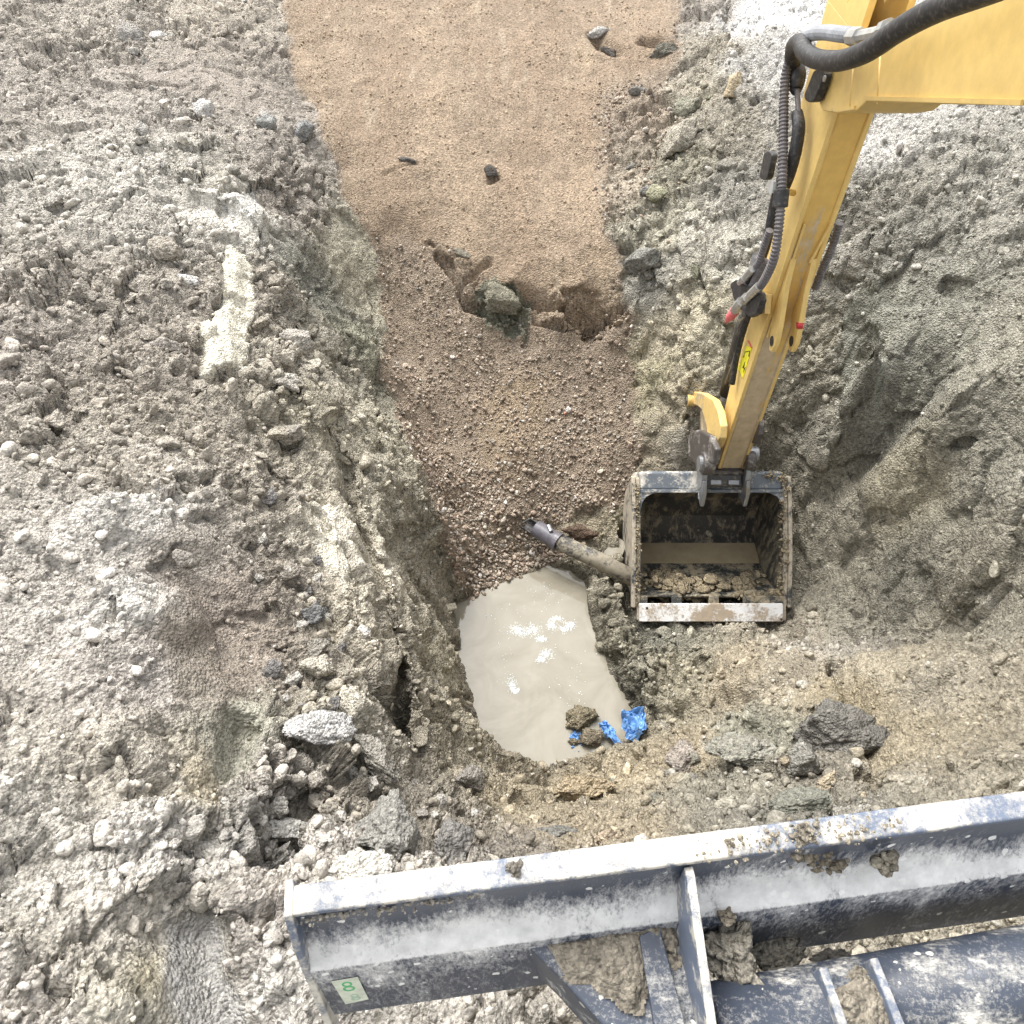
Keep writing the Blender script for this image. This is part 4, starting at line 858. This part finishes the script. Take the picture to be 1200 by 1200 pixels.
# hoses
def hose(name, pts, r, m, x=1.19, corr=0, par=arm, xs=None):
    pp = [P(a, b, x=(x if xs is None else xs[i])) for i, (a, b) in enumerate(pts)]
    return part(name, *tube(spline(pp, 10), r, 14, corr), m, par, smooth=not corr)
hose('corrugated_hose', [(1000,43),(975,38),(950,41),(934,52),(923,76),(919,112),(918,160),(917,205),(915,240),(912,272),(907,302),(897,326),(888,339)], .021, M_hose, 1.16, corr=.016)
hose('corrugated_hose', [(1003,42),(985,40),(965,38),(948,41),(938,48)], .026, M_hosel, 1.14, corr=.014)
hose('pressure_hose', [(929,82),(930,56),(938,50),(944,62),(960,70),(985,71),(1012,62),(1032,50),(1055,34),(1100,10),(1200,-30),(1330,-110)], .033, M_rub, 1.12, xs=[1.2,1.15,1.12,1.1,1.1,1.1,1.1,1.1,1.1,1.1,1.1,1.1])
hose('sleeved_hose', [(931,70),(935,88),(933,104),(934,108)], [.03,.034,.028,.012], M_rub, 1.21)
hose('thin_hose', [(934,105),(935,120),(936,136)], .011, M_hose, 1.21)
hose('sleeved_hose', [(934,132),(936,150),(932,178),(925,205),(917,228)], [.024,.027,.027,.025,.02], M_rub, 1.21)
hose('pressure_hose', [(917,206),(909,232),(903,262),(897,290),(886,318),(874,340)], .022, M_rub, 1.2)
hose('corrugated_hose', [(902,270),(895,290),(890,306),(886,312)], .018, M_hose, 1.17, corr=.014)
hose('corrugated_hose', [(896,306),(888,322),(880,338)], .019, M_hose, 1.19, corr=.014)
hose('corrugated_hose', [(984,262),(975,290),(964,315),(955,338)], .019, M_hose, x=1.49, corr=.015)
hose('pressure_hose', [(884,352),(872,385),(863,420),(858,450)], .016, M_rub, 1.24)
cl = part('hose_clamp', *tube([P(916,222,x=1.16), P(914,243,x=1.16)], .033, 16), M_rub, arm, bevel=.003)
part('clamp_block', *tube([P(908,212,x=1.18), P(906,226,x=1.18)], .028, 14), M_zinc, cl, smooth=False)
part('stud', *tube([P(918,224,x=1.19), P(930,226,x=1.25)], .014, 12), M_yel, arm, smooth=True)
br = plate_px('hose_bracket', [(862,333),(868,328),(882,334),(897,343),(899,352),(893,368),(886,372),(874,362),(866,350)], 1.2, .03, M_rub, bevel=.004)
plate_px('bracket_tab', [(893,342),(905,345),(903,368),(892,368)], 1.262, .03, M_yel)
def fit(pts, r, m=M_zinc, x=1.155, name='hose_fitting'): return part(name, *tube([P(a, b, x=x) for a, b in pts], r, 8), m, br)
fit([(890,335),(880,345)], .022); fit([(880,345),(871,354)], .017); fit([(876,348),(873,351)], .025)
fit([(882,315),(873,325)], .017); fit([(875,323),(866,332)], .012); fit([(873,325),(870,328)], .020)
fit([(869,353),(860,365)], [.026,.026], x=1.17); part('dust_cap', *tube([P(861,364,x=1.17), P(856,371,x=1.17), P(851,377,x=1.17)], [.027,.024,.010], 14), M_pink, arm, smooth=True)
part('dust_cap', *tube([P(938,378,x=1.40), P(937,385,x=1.40)], [.02,.016], 12), M_red, arm, smooth=True)
fit([(998,43),(1008,43)], .028, x=1.13); fit([(1006,43),(1030,38),(1048,32),(1060,24)], .019, x=1.13); fit([(1036,36),(1042,34)], .03, x=1.13)
# warning label on the stick side
lb = part('warning_label', *prism([P(a, b, x=XL-.0012) for a, b in [(865,432),(875,405),(881,408),(871,443)]], (-.0015, 0, 0)), M_warn, arm)
part('label_print', *join(*[prism([P(a, b, x=XL-.0030) for a, b in q], (-.001, 0, 0)) for q in ([(871,419),(873,412),(879,411),(878,418),(877,418),(878,412),(873,413),(872,419)], [(870,431),(873,424),(872,432),(874,430),(871,437),(872,432)])]), M_ink, lb)
part('label_stripe', *prism([P(a, b, x=XL-.0012) for a, b in [(876,399),(878,399),(882,408),(880,408)]], (-.0015, 0, 0)), M_redp, lb)
# bucket cylinder behind the stick
cy = part('bucket_cylinder', *tube([P(893,300,x=1.34), P(853,462,x=1.34)], .052, 20), M_black, arm, smooth=True)
part('cylinder_rod', *tube([P(853,462,x=1.34), P(848,482,x=1.34)], .03, 16), M_grey, cy, smooth=True)
part('rod_eye', *tube([P(846,484,x=1.29), P(852,484,x=1.39)], .06, 18), M_link, cy)
part('steel_line', *tube([P(874,390,x=1.275), P(855,452,x=1.275)], .006, 8), M_warn if False else M_grey, cy, smooth=True)
part('steel_line', *tube([P(869,392,x=1.27), P(850,450,x=1.27)], .005, 8), M_grey, cy, smooth=True)
# rocker link, push link
def ribbon(pts, wd):
    pts = [np.array(p, float) for p in pts]; l = []; r = []
    for i, p in enumerate(pts):
        d = pts[min(i+1, len(pts)-1)]-pts[max(i-1, 0)]; d /= np.linalg.norm(d); n = np.array([-d[1], d[0]]); w_ = wd[i]/2; l.append(p+n*w_); r.append(p-n*w_)
    return l+r[::-1]
rk = plate_px('rocker_link', ribbon([(818,466),(828,468),(837,474),(842,486),(845,500),(845,512),(841,522)], [15,16,18,18,17,15,14]), 1.235, .045, M_yel, bevel=.008)
for a, b, r in ((820,469,.042), (838,514,.042)):
    c0 = P(a, b, x=1.24); k = part('pin_boss', *tube([c0+[.02, 0, 0], c0+[-.085, 0, 0]], r, 20), M_yel, rk, bevel=.006)
    part('pin_end', *tube([c0+[-.084, 0, 0], c0+[-.095, 0, 0]], r*.7, 16), M_link, k)
part('rocker_link', *prism([P(a, b, x=1.235)+[.215, .03, 0] for a, b in ribbon([(818,466),(828,468),(837,474),(842,486),(845,500),(845,512),(841,522)], [15,16,18,18,17,15,14])], (-.03, 0, 0)), M_link, arm, bevel=.006)
part('push_link', *boxf((P(826,482,x=1.27)+P(828,535,x=1.27))/2, (.03, 0, 0), (0, .035, 0), (P(826,482,x=1.27)-P(828,535,x=1.27))/2), M_yel2, arm, bevel=.008)
part('push_link', *boxf((P(846,500,x=1.34)+P(842,540,x=1.34))/2, (.04, 0, 0), (0, .03, 0), (P(846,500,x=1.34)-P(842,540,x=1.34))/2), M_link, arm, bevel=.008)

# bucket: V runs up the mouth, Nn out of it
bO = P(830, 706, D=4.85); eV = np.array([0, .766, .643]); eN = np.array([0, -.643, .766]); bx0, bx1 = .805, 1.70
def B(x, V, n): return np.array([x, bO[1], bO[2]])+eV*V+eN*n
bk = part('bucket', *(lambda pr: join(prism([B(bx0, a, b) for a, b in pr], (bx1-bx0, 0, 0))))
          ((lambda inn: inn+[(a, b) for a, b in [(.02,-.07),(.11,-.34),(.25,-.54),(.40,-.60),(.56,-.56),(.70,-.43),(.765,-.23),(.74,-.0)]])
          ([(.70,.0),(.725,-.22),(.665,-.40),(.545,-.52),(.40,-.56),(.27,-.50),(.135,-.31),(.035,-.045)])), M_black, arm)
sidep = [(-.02,.012),(.30,.03),(.62,.02),(.78,.0),(.81,-.10),(.78,-.25),(.71,-.44),(.57,-.575),(.40,-.62),(.24,-.555),(.10,-.35),(-.05,-.08)]
for xx, d in ((bx0, -.028), (bx1, .028)):
    sp = part('side_plate', *prism([B(xx, a, b) for a, b in sidep], (d, 0, 0)), M_mudst, bk, bevel=.006)
    e = [(-.03,.02),(.30,.04),(.62,.03),(.79,.012),(.80,-.03),(.62,-.02),(.30,-.012),(-.03,-.03)]
    part('side_cutter', *prism([B(xx+d*1.04, a, b) for a, b in e], (d*.9, 0, 0)), M_mudst, sp, bevel=.006)
# inner wear liner on the right wall takes the mud
lin = [(.03,.0),(.30,.02),(.62,.012),(.70,-.01),(.72,-.21),(.66,-.39),(.54,-.51),(.40,-.55),(.27,-.49),(.14,-.31)]
part('inner_wall', *prism([B(bx1-.001, a, b) for a, b in lin], (-.004, 0, 0)), dirty('inner_wall_mud', (.04, .04, .042), .4, (.25, .22, .15), .62, streak=(1, 3, .8)), bk)
part('inner_wall', *prism([B(bx0+.001, a, b) for a, b in lin], (.004, 0, 0)), M_black, bk)
hb = part('hinge_bar', *join(boxf(B((bx0+bx1)/2, .765, -.045), (.5*(bx1-bx0), 0, 0), eV*.062, eN*.055)), M_bar, bk, bevel=.022, segs=4)
part('lip_strip', *boxf(B((bx0+bx1)/2, .70, .012), (.5*(bx1-bx0), 0, 0), eV*.010, eN*.016), M_bar, bk, bevel=.003)
for sx, xx in ((1, bx0), (-1, bx1)):
    q = [(0, .70), (0, .58), (.012*sx, .63), (.035*sx, .665), (.075*sx, .685), (.13*sx, .70)]
    part('corner_gusset', *prism([B(xx+a, b, .0) for a, b in q], eN*.02), M_bar, bk)
ce = part('cutting_edge', *boxf(B((bx0+bx1)/2-.01, -.058, .035), (.5*(bx1-bx0)+.0, 0, 0), eV*.056, eN*.014), M_white, bk, bevel=.004)
part('slot_shade_plate', *boxf(B((bx0+bx1)/2, -.06, -.01), (.5*(bx1-bx0)+.02, 0, 0), eV*.05, eN*.028), M_mudst, bk, bevel=.006)  # plate added under the cutting edge to darken its slots
for f0, f1 in ((0, .05), (.22, .29), (.48, .55), (.72, 1.)):
    part('edge_tab', *boxf(B(bx0+(bx1-bx0)*(f0+f1)/2, .012, .008), ((bx1-bx0)*(f1-f0)/2, 0, 0), eV*.032, eN*.016), M_floor, bk, bevel=.006)
for f_, V_ in ((.04, -.03), (.975, -.10)):
    part('bolt_hole', *tube([B(bx0+(bx1-bx0)*f_, V_, .0485), B(bx0+(bx1-bx0)*f_, V_, .0505)], .008, 10), M_ink, ce)
for f_, V_ in ((.24, .13), (.47, .12), (.90, .13)):
    nrm_ = np.array([0, 0, 1.]); part('plow_bolt', *tube([B(bx0+(bx1-bx0)*f_, V_, -.30), B(bx0+(bx1-bx0)*f_, V_, -.26)], .02, 12), M_grey, bk, bevel=.003)
part('floor_plate', *prism([B(bx0+.006, .034, -.041), B(bx0+.006, .134, -.306), B(bx0+.006, .268, -.496), B(bx0+.006, .260, -.502), B(bx0+.006, .126, -.312), B(bx0+.006, .027, -.05)], (bx1-bx0-.012, 0, 0)), M_floor, bk)
def mud_lumps(name, line, n, spread, size, parent, flat=.5, col=(.29, .24, .16), seed=1):
    r = np.random.default_rng(seed); line = np.array(line); v, f = ICO[2]; V = []; seg = np.r_[0, np.cumsum(np.linalg.norm(np.diff(line, axis=0), axis=1))]
    for k in range(n):
        t = r.random()*seg[-1]; c = np.array([np.interp(t, seg, line[:, i]) for i in range(3)])+r.normal(size=3)*spread
        s_ = size[0]+(size[1]-size[0])*r.random()**2.5; u = v*(1+.3*vnoise((v*1.7+k*3).astype(np.float32), k))[:, None]
        V.append(u*s_*np.array([r.uniform(.7, 1.5), r.uniform(.7, 1.5), flat])+c)
    Fc = (f[None]+np.arange(n)[:, None, None]*len(v)).reshape(-1, 3); V = np.array(V).reshape(-1, 3)
    off = Vector((0, 0, 0)); q = parent
    while q is not None: off += q.location; q = q.parent
    me = np_mesh(name, V, Fc, [M_soil], True); set_col(me, np.repeat(np.array(col)[None]*r.uniform(.9, 1.1, n)[:, None], len(v), 0))
    o = bpy.data.objects.new(name, me); link(o, parent, kind='stuff'); o.location = -off; return o
mud_lumps('caked_mud', [B(bx0-.02, -.02, .015), B(bx0-.02, .30, .035), B(bx0-.02, .75, .02)], 420, .009, (.002, .009), bk, .35, seed=1)
mud_lumps('caked_mud', [B(bx1, .72, .01), B(bx1+.01, .30, .02), B(bx1-.02, .06, .01), B(bx1-.30, .045, -.01)], 420, .013, (.003, .013), bk, .35, seed=2)
mud_lumps('caked_mud', [B(bx0+.05, .085, -.17), B(bx0+.3, .075, -.14), B(bx1-.4, .075, -.14), B(bx1-.05, .10, -.20)], 150, .03, (.012, .045), bk, .09, seed=3)
mud_lumps('caked_mud', [B(bx0+.30, .05, -.07), B(bx0+.25, .10, -.22), B(bx0+.22, .14, -.31)], 160, .025, (.012, .04), bk, .14, seed=4)
mud_lumps('caked_mud', [B(bx1-.12, .80, .0), B(bx1+.0, .78, .0), B(bx1+.02, .70, -.0)], 200, .016, (.003, .012), bk, .4, seed=5)
# muddy water lying in the bucket
def bucket_water():
    zc = B(0, .27, -.50)[2]+.024; pr = [(.70,.0),(.725,-.22),(.665,-.40),(.545,-.52),(.40,-.56),(.27,-.50),(.135,-.31),(.035,-.045)]
    ys = []
    for (a, b), (c, d) in zip(pr[:-1], pr[1:]):
        z0 = B(0, a, b)[2]; z1 = B(0, c, d)[2]
        if (z0-zc)*(z1-zc) < 0: t = (zc-z0)/(z1-z0); ys.append((B(0, a, b)+(B(0, c, d)-B(0, a, b))*t)[1])
    y0, y1 = min(ys), max(ys)
    m, nt, b = mat('bucket_mud_water'); b.inputs['Base Color'].default_value = (.34, .28, .18, 1); b.inputs['Roughness'].default_value = .12
    n = noise(nt, 9, 4, .6, gpos(nt)); c = ramp_(nt, n.outputs[0], [(.35, (.30,.245,.155)), (.7, (.40,.335,.22))]); L(nt, c.outputs[0], b.inputs['Base Color'])
    part('water_in_bucket', [(bx0+.005, y0, zc), (bx1-.005, y0, zc), (bx1-.005, y1, zc), (bx0+.005, y1, zc)], [[0, 1, 2, 3]], m, label='shallow muddy water pooled in the bottom of the excavator bucket', cat='puddle')
bucket_water()
# hanger ears and coupler
for xx in (1.165, 1.43):
    e = [(.70,.02),(.72,.10),(.80,.14),(.93,.13),(1.0,.09),(1.02,.03),(.96,-.03),(.84,-.04),(.66,-.02),(.64,.05)]
    q = part('hanger_ear', *prism([B(xx, a, b) for a, b in e], (.034, 0, 0)), M_grey, arm, bevel=.006)
    part('ear_claw', *prism([B(xx+.003, a, b) for a, b in [(.60,.06),(.64,.02),(.76,.03),(.76,.14),(.68,.13)]], (.028, 0, 0)), M_grey, q, bevel=.008)
cpl = part('quick_coupler', *boxf(B(1.315, .80, .03), (.112, 0, 0), eV*.075, eN*.05), M_black, arm, bevel=.01)
for a, V_ in ((1.26, .752), (1.37, .752)): part('coupler_lug', *boxf(B(a, V_, .085), (.035, 0, 0), eV*.016, eN*.012), M_grey, cpl, bevel=.006)
part('coupler_pin', *tube([B(1.20, .815, .085), B(1.43, .815, .085)], .018, 14), M_link, cpl, smooth=True)
part('coupler_pin', *tube([B(1.20, .87, .075), B(1.43, .87, .075)], .03, 16), M_black, cpl, smooth=True)
bs = part('link_boss', *tube([P(822,543,x=1.10), P(822,543,x=1.10)+[.07, 0, 0]], .070, 24), M_link, arm, bevel=.012)
part('pin_end', *tube([P(822,543,x=1.10)+[.001, 0, 0], P(822,543,x=1.10)+[-.018, 0, 0]], .045, 18), M_grey, bs)
part('link_claw', *prism([P(a, b, x=1.12) for a, b in [(806,512),(812,504),(820,504),(832,511),(838,526),(835,545),(828,540),(818,550),(806,535)]], (.04, 0, 0)), M_link, arm, bevel=.015)
part('hinge_boss', *tube([P(884,540,D=4.7), P(884,540,D=4.7)+[-.06, 0, 0]], .06, 20), M_link, arm, bevel=.01)
part('hinge_boss', *tube([B(1.45, .93, .03), B(1.54, .93, .03)], .05, 18), M_grey, arm, bevel=.01)

# ------------------------------------------------------------------ dozer blade
yaw = math.radians(7); bA = np.array([-.419, .384]); e1 = np.array([math.cos(yaw), math.sin(yaw)]); e2 = np.array([-math.sin(yaw), math.cos(yaw)])
def Q(a, b, z): p = bA+e1*a+e2*b; return np.array([p[0], p[1], z])
LB = 2.5; V3 = lambda v: np.array([v[0], v[1], 0.])
dz = empty('dozer_blade', Q(1.2, -.1, .62), label='dark blue steel dozer blade caked with pale mud across the bottom of the picture', cat='dozer blade')
sheet = [(-.047,1.046),(-.048,1.02),(-.050,.995),(-.053,.972),(-.059,.950),(-.068,.930),(-.080,.912),(-.094,.898),(-.108,.887),(-.111,.882),(-.128,.75),(-.148,.62)]
outer = [(b+.022, z+(.0 if z > .8 else .0)) for b, z in sheet[::-1]]
plate_ = part('blade_plate', *prism([Q(.012, b, z) for b, z in sheet+outer], V3(e1*(LB-.024))), M_blade, dz)
for q in plate_.data.polygons:
    if len(q.vertices) == 4: q.use_smooth = True
try: plate_.data.set_sharp_from_angle(angle=math.radians(30))
except Exception as ex_: print(ex_)
fl = part('top_rim', *boxf((Q(0, -.0235, 1.055)+Q(LB, -.0235, 1.055))/2, V3(e1*LB/2), V3(e2*.026), (0, 0, .009)), M_flange, dz, bevel=.006)
for a in (0, LB-.016):
    ep = [(.012,1.07),(-.05,1.066),(-.085,.98),(-.112,.88),(-.135,.78),(-.165,.66),(-.19,.58),(-.178,.555),(-.10,.57),(.0,.64)]
    part('end_plate', *prism([Q(a, b, z) for b, z in ep], V3(e1*.016)), M_flange, dz, bevel=.003)
for a in (.745, 1.72):
    gp = [(-.05,1.043),(-.07,1.043),(-.52,.80),(-.52,.62),(-.15,.62),(-.13,.75),(-.113,.884),(-.080,.914),(-.055,.97)]
    part('gusset_plate', *prism([Q(a, b, z) for b, z in gp], V3(e1*.018)), M_flange, dz, bevel=.003)
at = [P(613,1104,z=.85), P(660,1150,z=.84), P(705,1200,z=.83), P(790,1290,z=.82), P(846,1290,z=.82), P(822,1170,z=.83), P(788,1070,z=.85)]
for p in at: pass
ab = part('push_arm', *prism(at, (0, 0, -.19)), M_navy, dz, bevel=.006)
s0, s1 = P(762,1090,z=.862), P(800,1215,z=.845); part('wear_strip', *prism([P(748,1098,z=.856), P(772,1086,z=.856), P(806,1215,z=.838), P(770,1230,z=.838)], (0, 0, .014)), M_navy, ab, bevel=.004)
t0, t1 = P(838,1212,z=.78), P(1060,1170,z=.78); t1 = t0+(t1-t0)*4
ct = part('cross_tube', *tube([t0, t1], .088, 40), M_navy, dz, smooth=True)
td = (t1-t0)/np.linalg.norm(t1-t0); tn = np.cross([0, 0, 1.], td)
for px_ in (958, 1022):
    c0 = P(px_+12, 1180, z=.84); c0 = t0+td*np.dot(c0-t0, td)
    part('tube_lug', *boxf(c0+np.array([0, 0, .07])-tn*.02, td*.009, tn*.085, (0, 0, .04)), M_flange, ct, bevel=.004)
# sticker on the lower plate
def onb(a, s_, off=0):   # s_ 0..1 down the lower plate
    b = -.111-.037*s_; z = .882-.262*s_; n = np.array([-.242, .04]); n = np.array([-.986, .163]); return Q(a, b+n[0]*off, z+n[1]*off*-1)
st = part('sticker', *prism([onb(.045, .22, .001), onb(.098, .20, .001), onb(.100, .72, .001), onb(.050, .76, .001)], onb(0, 0, .0022)-onb(0, 0, .001)), M_stick, dz)
def glyph(cx, cy, w_, h_, m, name):
    segs = []
    for sy, kx in ((-.25, .85), (.25, 1.)):
        n = 22; ri = .62
        for k in range(n):
            a0, a1 = 2*PI*k/n, 2*PI*(k+1)/n
            pts = [(math.cos(a0), math.sin(a0)), (math.cos(a1), math.sin(a1)), (math.cos(a1)*ri, math.sin(a1)*ri), (math.cos(a0)*ri, math.sin(a0)*ri)]
            segs.append(prism([onb(cx+w_/2*kx*p[0], cy+h_*(sy+.27*p[1]), .0024) for p in pts], onb(0, 0, .0030)-onb(0, 0, .0024)))
    part(name, *join(*segs), m, st)
glyph(.072, .36, .024, .20, M_green, 'printed_eight'); glyph(.076, .62, .020, .14, M_green2, 'faded_print')
# mud lying on the push arm and the tube
def mud_sheet(name, poly, z0, thick, label, cell=.004, seed=3):
    pw = [tuple(P(a, b, z=z0)[:2]) for a, b in poly]; a = np.array(pw); x = np.arange(a[:, 0].min()-.02, a[:, 0].max()+.02, cell); y = np.arange(a[:, 1].min()-.02, a[:, 1].max()+.02, cell)
    X, Y = np.meshgrid(x, y); p = np.stack([X.ravel(), Y.ravel(), np.full(X.size, z0)], 1); d = sdf(p[:, 0]+.02*fbm(p, 14, 3, seed), p[:, 1]+.02*fbm(p, 14, 3, seed+3), pw)
    c, t = clods(p, 30, seed, .9); c2, t2 = clods(p, 60, seed+5, .9)
    h = thick*sstep(.006, -.05, d)*(1+.5*fbm(p, 12, 3, seed+8))+(c*.7+c2*.7)*sstep(.004, -.01, d)-.012*sstep(-.003, .006, d)
    slope = 0.; p[:, 2] += h
    i = np.arange(X.size).reshape(X.shape); f = np.stack([i[:-1, :-1], i[:-1, 1:], i[1:, 1:], i[1:, :-1]], -1).reshape(-1, 4)
    keep = (d < .012)[f].any(1); f = f[keep]
    me = np_mesh(name, p, f, [M_soil], True); set_col(me, np.array([.27, .24, .19])[None]*(1+(t-.5)*.5)[:, None])
    o = bpy.data.objects.new(name, me); link(o, kind='stuff', label=label, cat='mud')
mud_sheet('mud', [(640,1110),(700,1088),(772,1068),(784,1085),(796,1122),(775,1105),(758,1110),(752,1175),(720,1158),(700,1140),(668,1140)], .853, .014, 'crumbly brown mud lying on the triangular push arm of the blade')
mud_sheet('mud', [(975,1160),(1010,1140),(1052,1160),(1048,1215),(985,1215)], .868, .008, 'pale pink-grey mud caked on the cross tube between two lugs', seed=13)
# mud stuck to blade and rim
mud_lumps('caked_mud', [P(925,985,z=1.0), P(975,1003,z=.95)], 260, .016, (.003, .013), dz, .6, seed=21, col=(.25,.215,.16))
mud_lumps('caked_mud', [P(935,978,z=1.066), P(950,976,z=1.066)], 110, .010, (.002, .009), dz, .35, seed=22, col=(.27,.24,.19))
mud_lumps('caked_mud', [P(1035,1010,z=.965), P(1042,1014,z=.95)], 90, .008, (.003, .010), dz, .6, seed=23, col=(.30,.27,.21))
mud_lumps('caked_mud', [P(850,1075,z=.885), P(856,1072,z=.89)], 60, .006, (.003, .009), dz, .6, seed=24, col=(.27,.235,.18))
mud_lumps('caked_mud', [P(598,1018,z=1.066), P(604,1018,z=1.066)], 50, .005, (.002, .007), dz, .4, seed=25, col=(.2,.18,.15))
mud_lumps('caked_mud', [P(345,1078,z=1.03), P(560,1045,z=1.03)], 260, .006, (.001, .005), dz, .6, seed=26, col=(.45,.41,.34))
mud_lumps('caked_mud', [P(815,1000,z=1.066), P(1048,965,z=1.066)], 320, .012, (.001, .005), dz, .3, seed=27, col=(.33,.29,.22))
# ------------------------------------------------------------------ drain pipe, plastic, foam, puddle
pz = -1.47
p0, p1, p2 = P(616,612,z=pz+.02), P(655,636,z=pz), P(750,682,z=pz-.02)
M_pipe = dirty('muddy_black_pipe', (.04,.04,.042), .5, (.27,.24,.18), .75); M_ppipe = plain('grey_plastic', (.115,.11,.13), .35)
dp = empty('drain_pipe', p1, label='mud-smeared black drain pipe with grey coupling sticking out beside the pond', cat='pipe')
part('pipe', *tube([P(652,634,z=pz), P(700,656,z=pz-.005), p2], .056, 22), M_pipe, dp, smooth=True)
part('coupling', *tube([P(628,619,z=pz+.012), P(653,635,z=pz)], .060, 24, cap=False), M_ppipe, dp, smooth=True)
part('coupling_rim', *tube([P(650,633,z=pz), P(655,636,z=pz)], .066, 24), M_ppipe, dp, smooth=False)
def half(a, b_, r0, r1):
    a, b_ = np.array(a), np.array(b_); d = b_-a; d /= np.linalg.norm(d); u = np.cross(d, [0, 0, 1.]); u /= np.linalg.norm(u); w_ = np.cross(u, d); V = []; Fc = []
    n = 10
    for c in (a, b_):
        for k in range(n+1):
            th = PI+PI*k/n; V += [c+r0*(math.cos(th)*u+math.sin(th)*w_), c+r1*(math.cos(th)*u+math.sin(th)*w_)]
    m = 2*(n+1)
    for k in range(n):
        i = 2*k; Fc += [[i, i+2, m+i+2, m+i], [i+1, m+i+1, m+i+3, i+3], [i, i+1, i+3, i+2], [m+i, m+i+2, m+i+3, m+i+1]]
    Fc += [[0, m, m+1, 1], [2*n, 2*n+1, m+2*n+1, m+2*n]]; return V, Fc
part('open_sleeve', *half(p0, P(630,621,z=pz+.01), .044, .052), M_rub, dp)
part('sleeve_pin', *tube([P(611,614,z=pz+.05), P(621,608,z=pz+.05)], .008, 8), M_ink, dp)
part('clamp_bolt', *tube([P(643,616,z=pz+.07), P(646,623,z=pz+.07)], .014, 8), M_grey, dp)
M_blue = plain('blue_plastic', (.13, .29, .58), .4)
def crumple(name, pts, wd, amp, seed, label):
    r = np.random.default_rng(seed); c = np.array(spline(pts, 10)); n = len(c); T = np.gradient(c, axis=0); T /= np.linalg.norm(T, axis=1)[:, None]
    S = np.cross(T, [0, 0, 1.]); S /= np.linalg.norm(S, axis=1)[:, None]; k = 26; ws = np.interp(np.linspace(0, 1, n), np.linspace(0, 1, len(wd)), wd)
    V = np.array([c[i]+S[i]*ws[i]*(j/(k-1)-.5) for i in range(n) for j in range(k)])
    f1, _ = facets(V.astype(np.float32), 28, seed); f2, _ = facets(V.astype(np.float32), 55, seed+4)
    V = V+np.stack([vnoise(V*22, seed), vnoise(V*22, seed+1), 1.1*vnoise(V*22, seed+2)+.7], 1)*amp; V[:, 2] += f1*.9+f2*.6
    Fc = [[i*k+j, i*k+j+1, (i+1)*k+j+1, (i+1)*k+j] for i in range(n-1) for j in range(k-1)]
    o = part(name, V, Fc, M_blue, label=label, cat='plastic'); s_ = o.modifiers.new('solid', 'SOLIDIFY'); s_.thickness = .0015
crumple('plastic_rag', [P(733,864,z=-1.60), P(742,854,z=-1.55), P(756,846,z=-1.50)], [.10,.17,.12], .035, 5, 'crumpled bright blue plastic rag at the near right corner of the pond')
crumple('plastic_strip', [P(706,846,z=-1.66), P(714,858,z=-1.65), P(727,873,z=-1.62)], [.05,.06,.03], .016, 9, 'narrow twisted blue plastic strip between mud lump and crumpled rag')
crumple('plastic_sheet', [P(668,862,z=-1.698), P(678,866,z=-1.70), P(686,870,z=-1.70)], [.15,.17,.13], .006, 12, 'flat pale blue plastic mostly under water left of the small mud lump')
m_foam, nt, b = mat('foam'); b.inputs['Base Color'].default_value = (.80, .795, .77, 1); b.inputs['Roughness'].default_value = .3; b.inputs['Subsurface Weight'].default_value = .2
def foam(name, spots, n, label):
    v, f = ICO[1]; V = []; Fc = []; r = np.random.default_rng(len(name)+n)
    for (px, py, a, b_) in spots:
        for _ in range(n):
            g = r.normal(size=2)*.45; q = P(px+g[0]*a, py+g[1]*b_-abs(g[0])*3*math.sin(px), z=WZ)
            s_ = r.uniform(.001, .004); V.append(v*np.array([s_, s_, s_*.5])+q)
    V = np.array(V); Fc = (f[None]+np.arange(len(V))[:, None, None]*len(v)).reshape(-1, 3)
    o = bpy.data.objects.new(name, np_mesh(name, V.reshape(-1, 3), Fc, [m_foam], True)); link(o, kind='stuff', label=label, cat='foam')
foam('foam', [(612,742,16,7),(625,738,10,8),(606,738,8,6),(634,748,7,4),(652,724,9,4),(646,732,7,6),(662,738,10,5),(668,733,7,4),(640,766,9,7),(634,772,6,4),(600,802,6,10),(604,810,5,4)], 200, 'white foam patches drifting on the muddy pond')
foam('bubbles', [(640,700,30,16),(600,720,40,30),(650,780,45,50),(630,690,20,8),(672,800,20,50),(590,760,15,50)], 26, 'scattered small bubbles on the surface of the pond')
c0 = hit(718, 641); z_ = c0[2]-.012
ring = [(c0[0]+math.cos(t)*.085*(1+.15*math.sin(3*t)), c0[1]+math.sin(t)*.11*(1+.12*math.cos(2*t)), z_) for t in np.linspace(0, 2*PI, 28, endpoint=False)]
part('puddle', ring, [list(range(28))], M_water, label='small round cream-coloured puddle between the drain pipe and the bucket', cat='puddle')
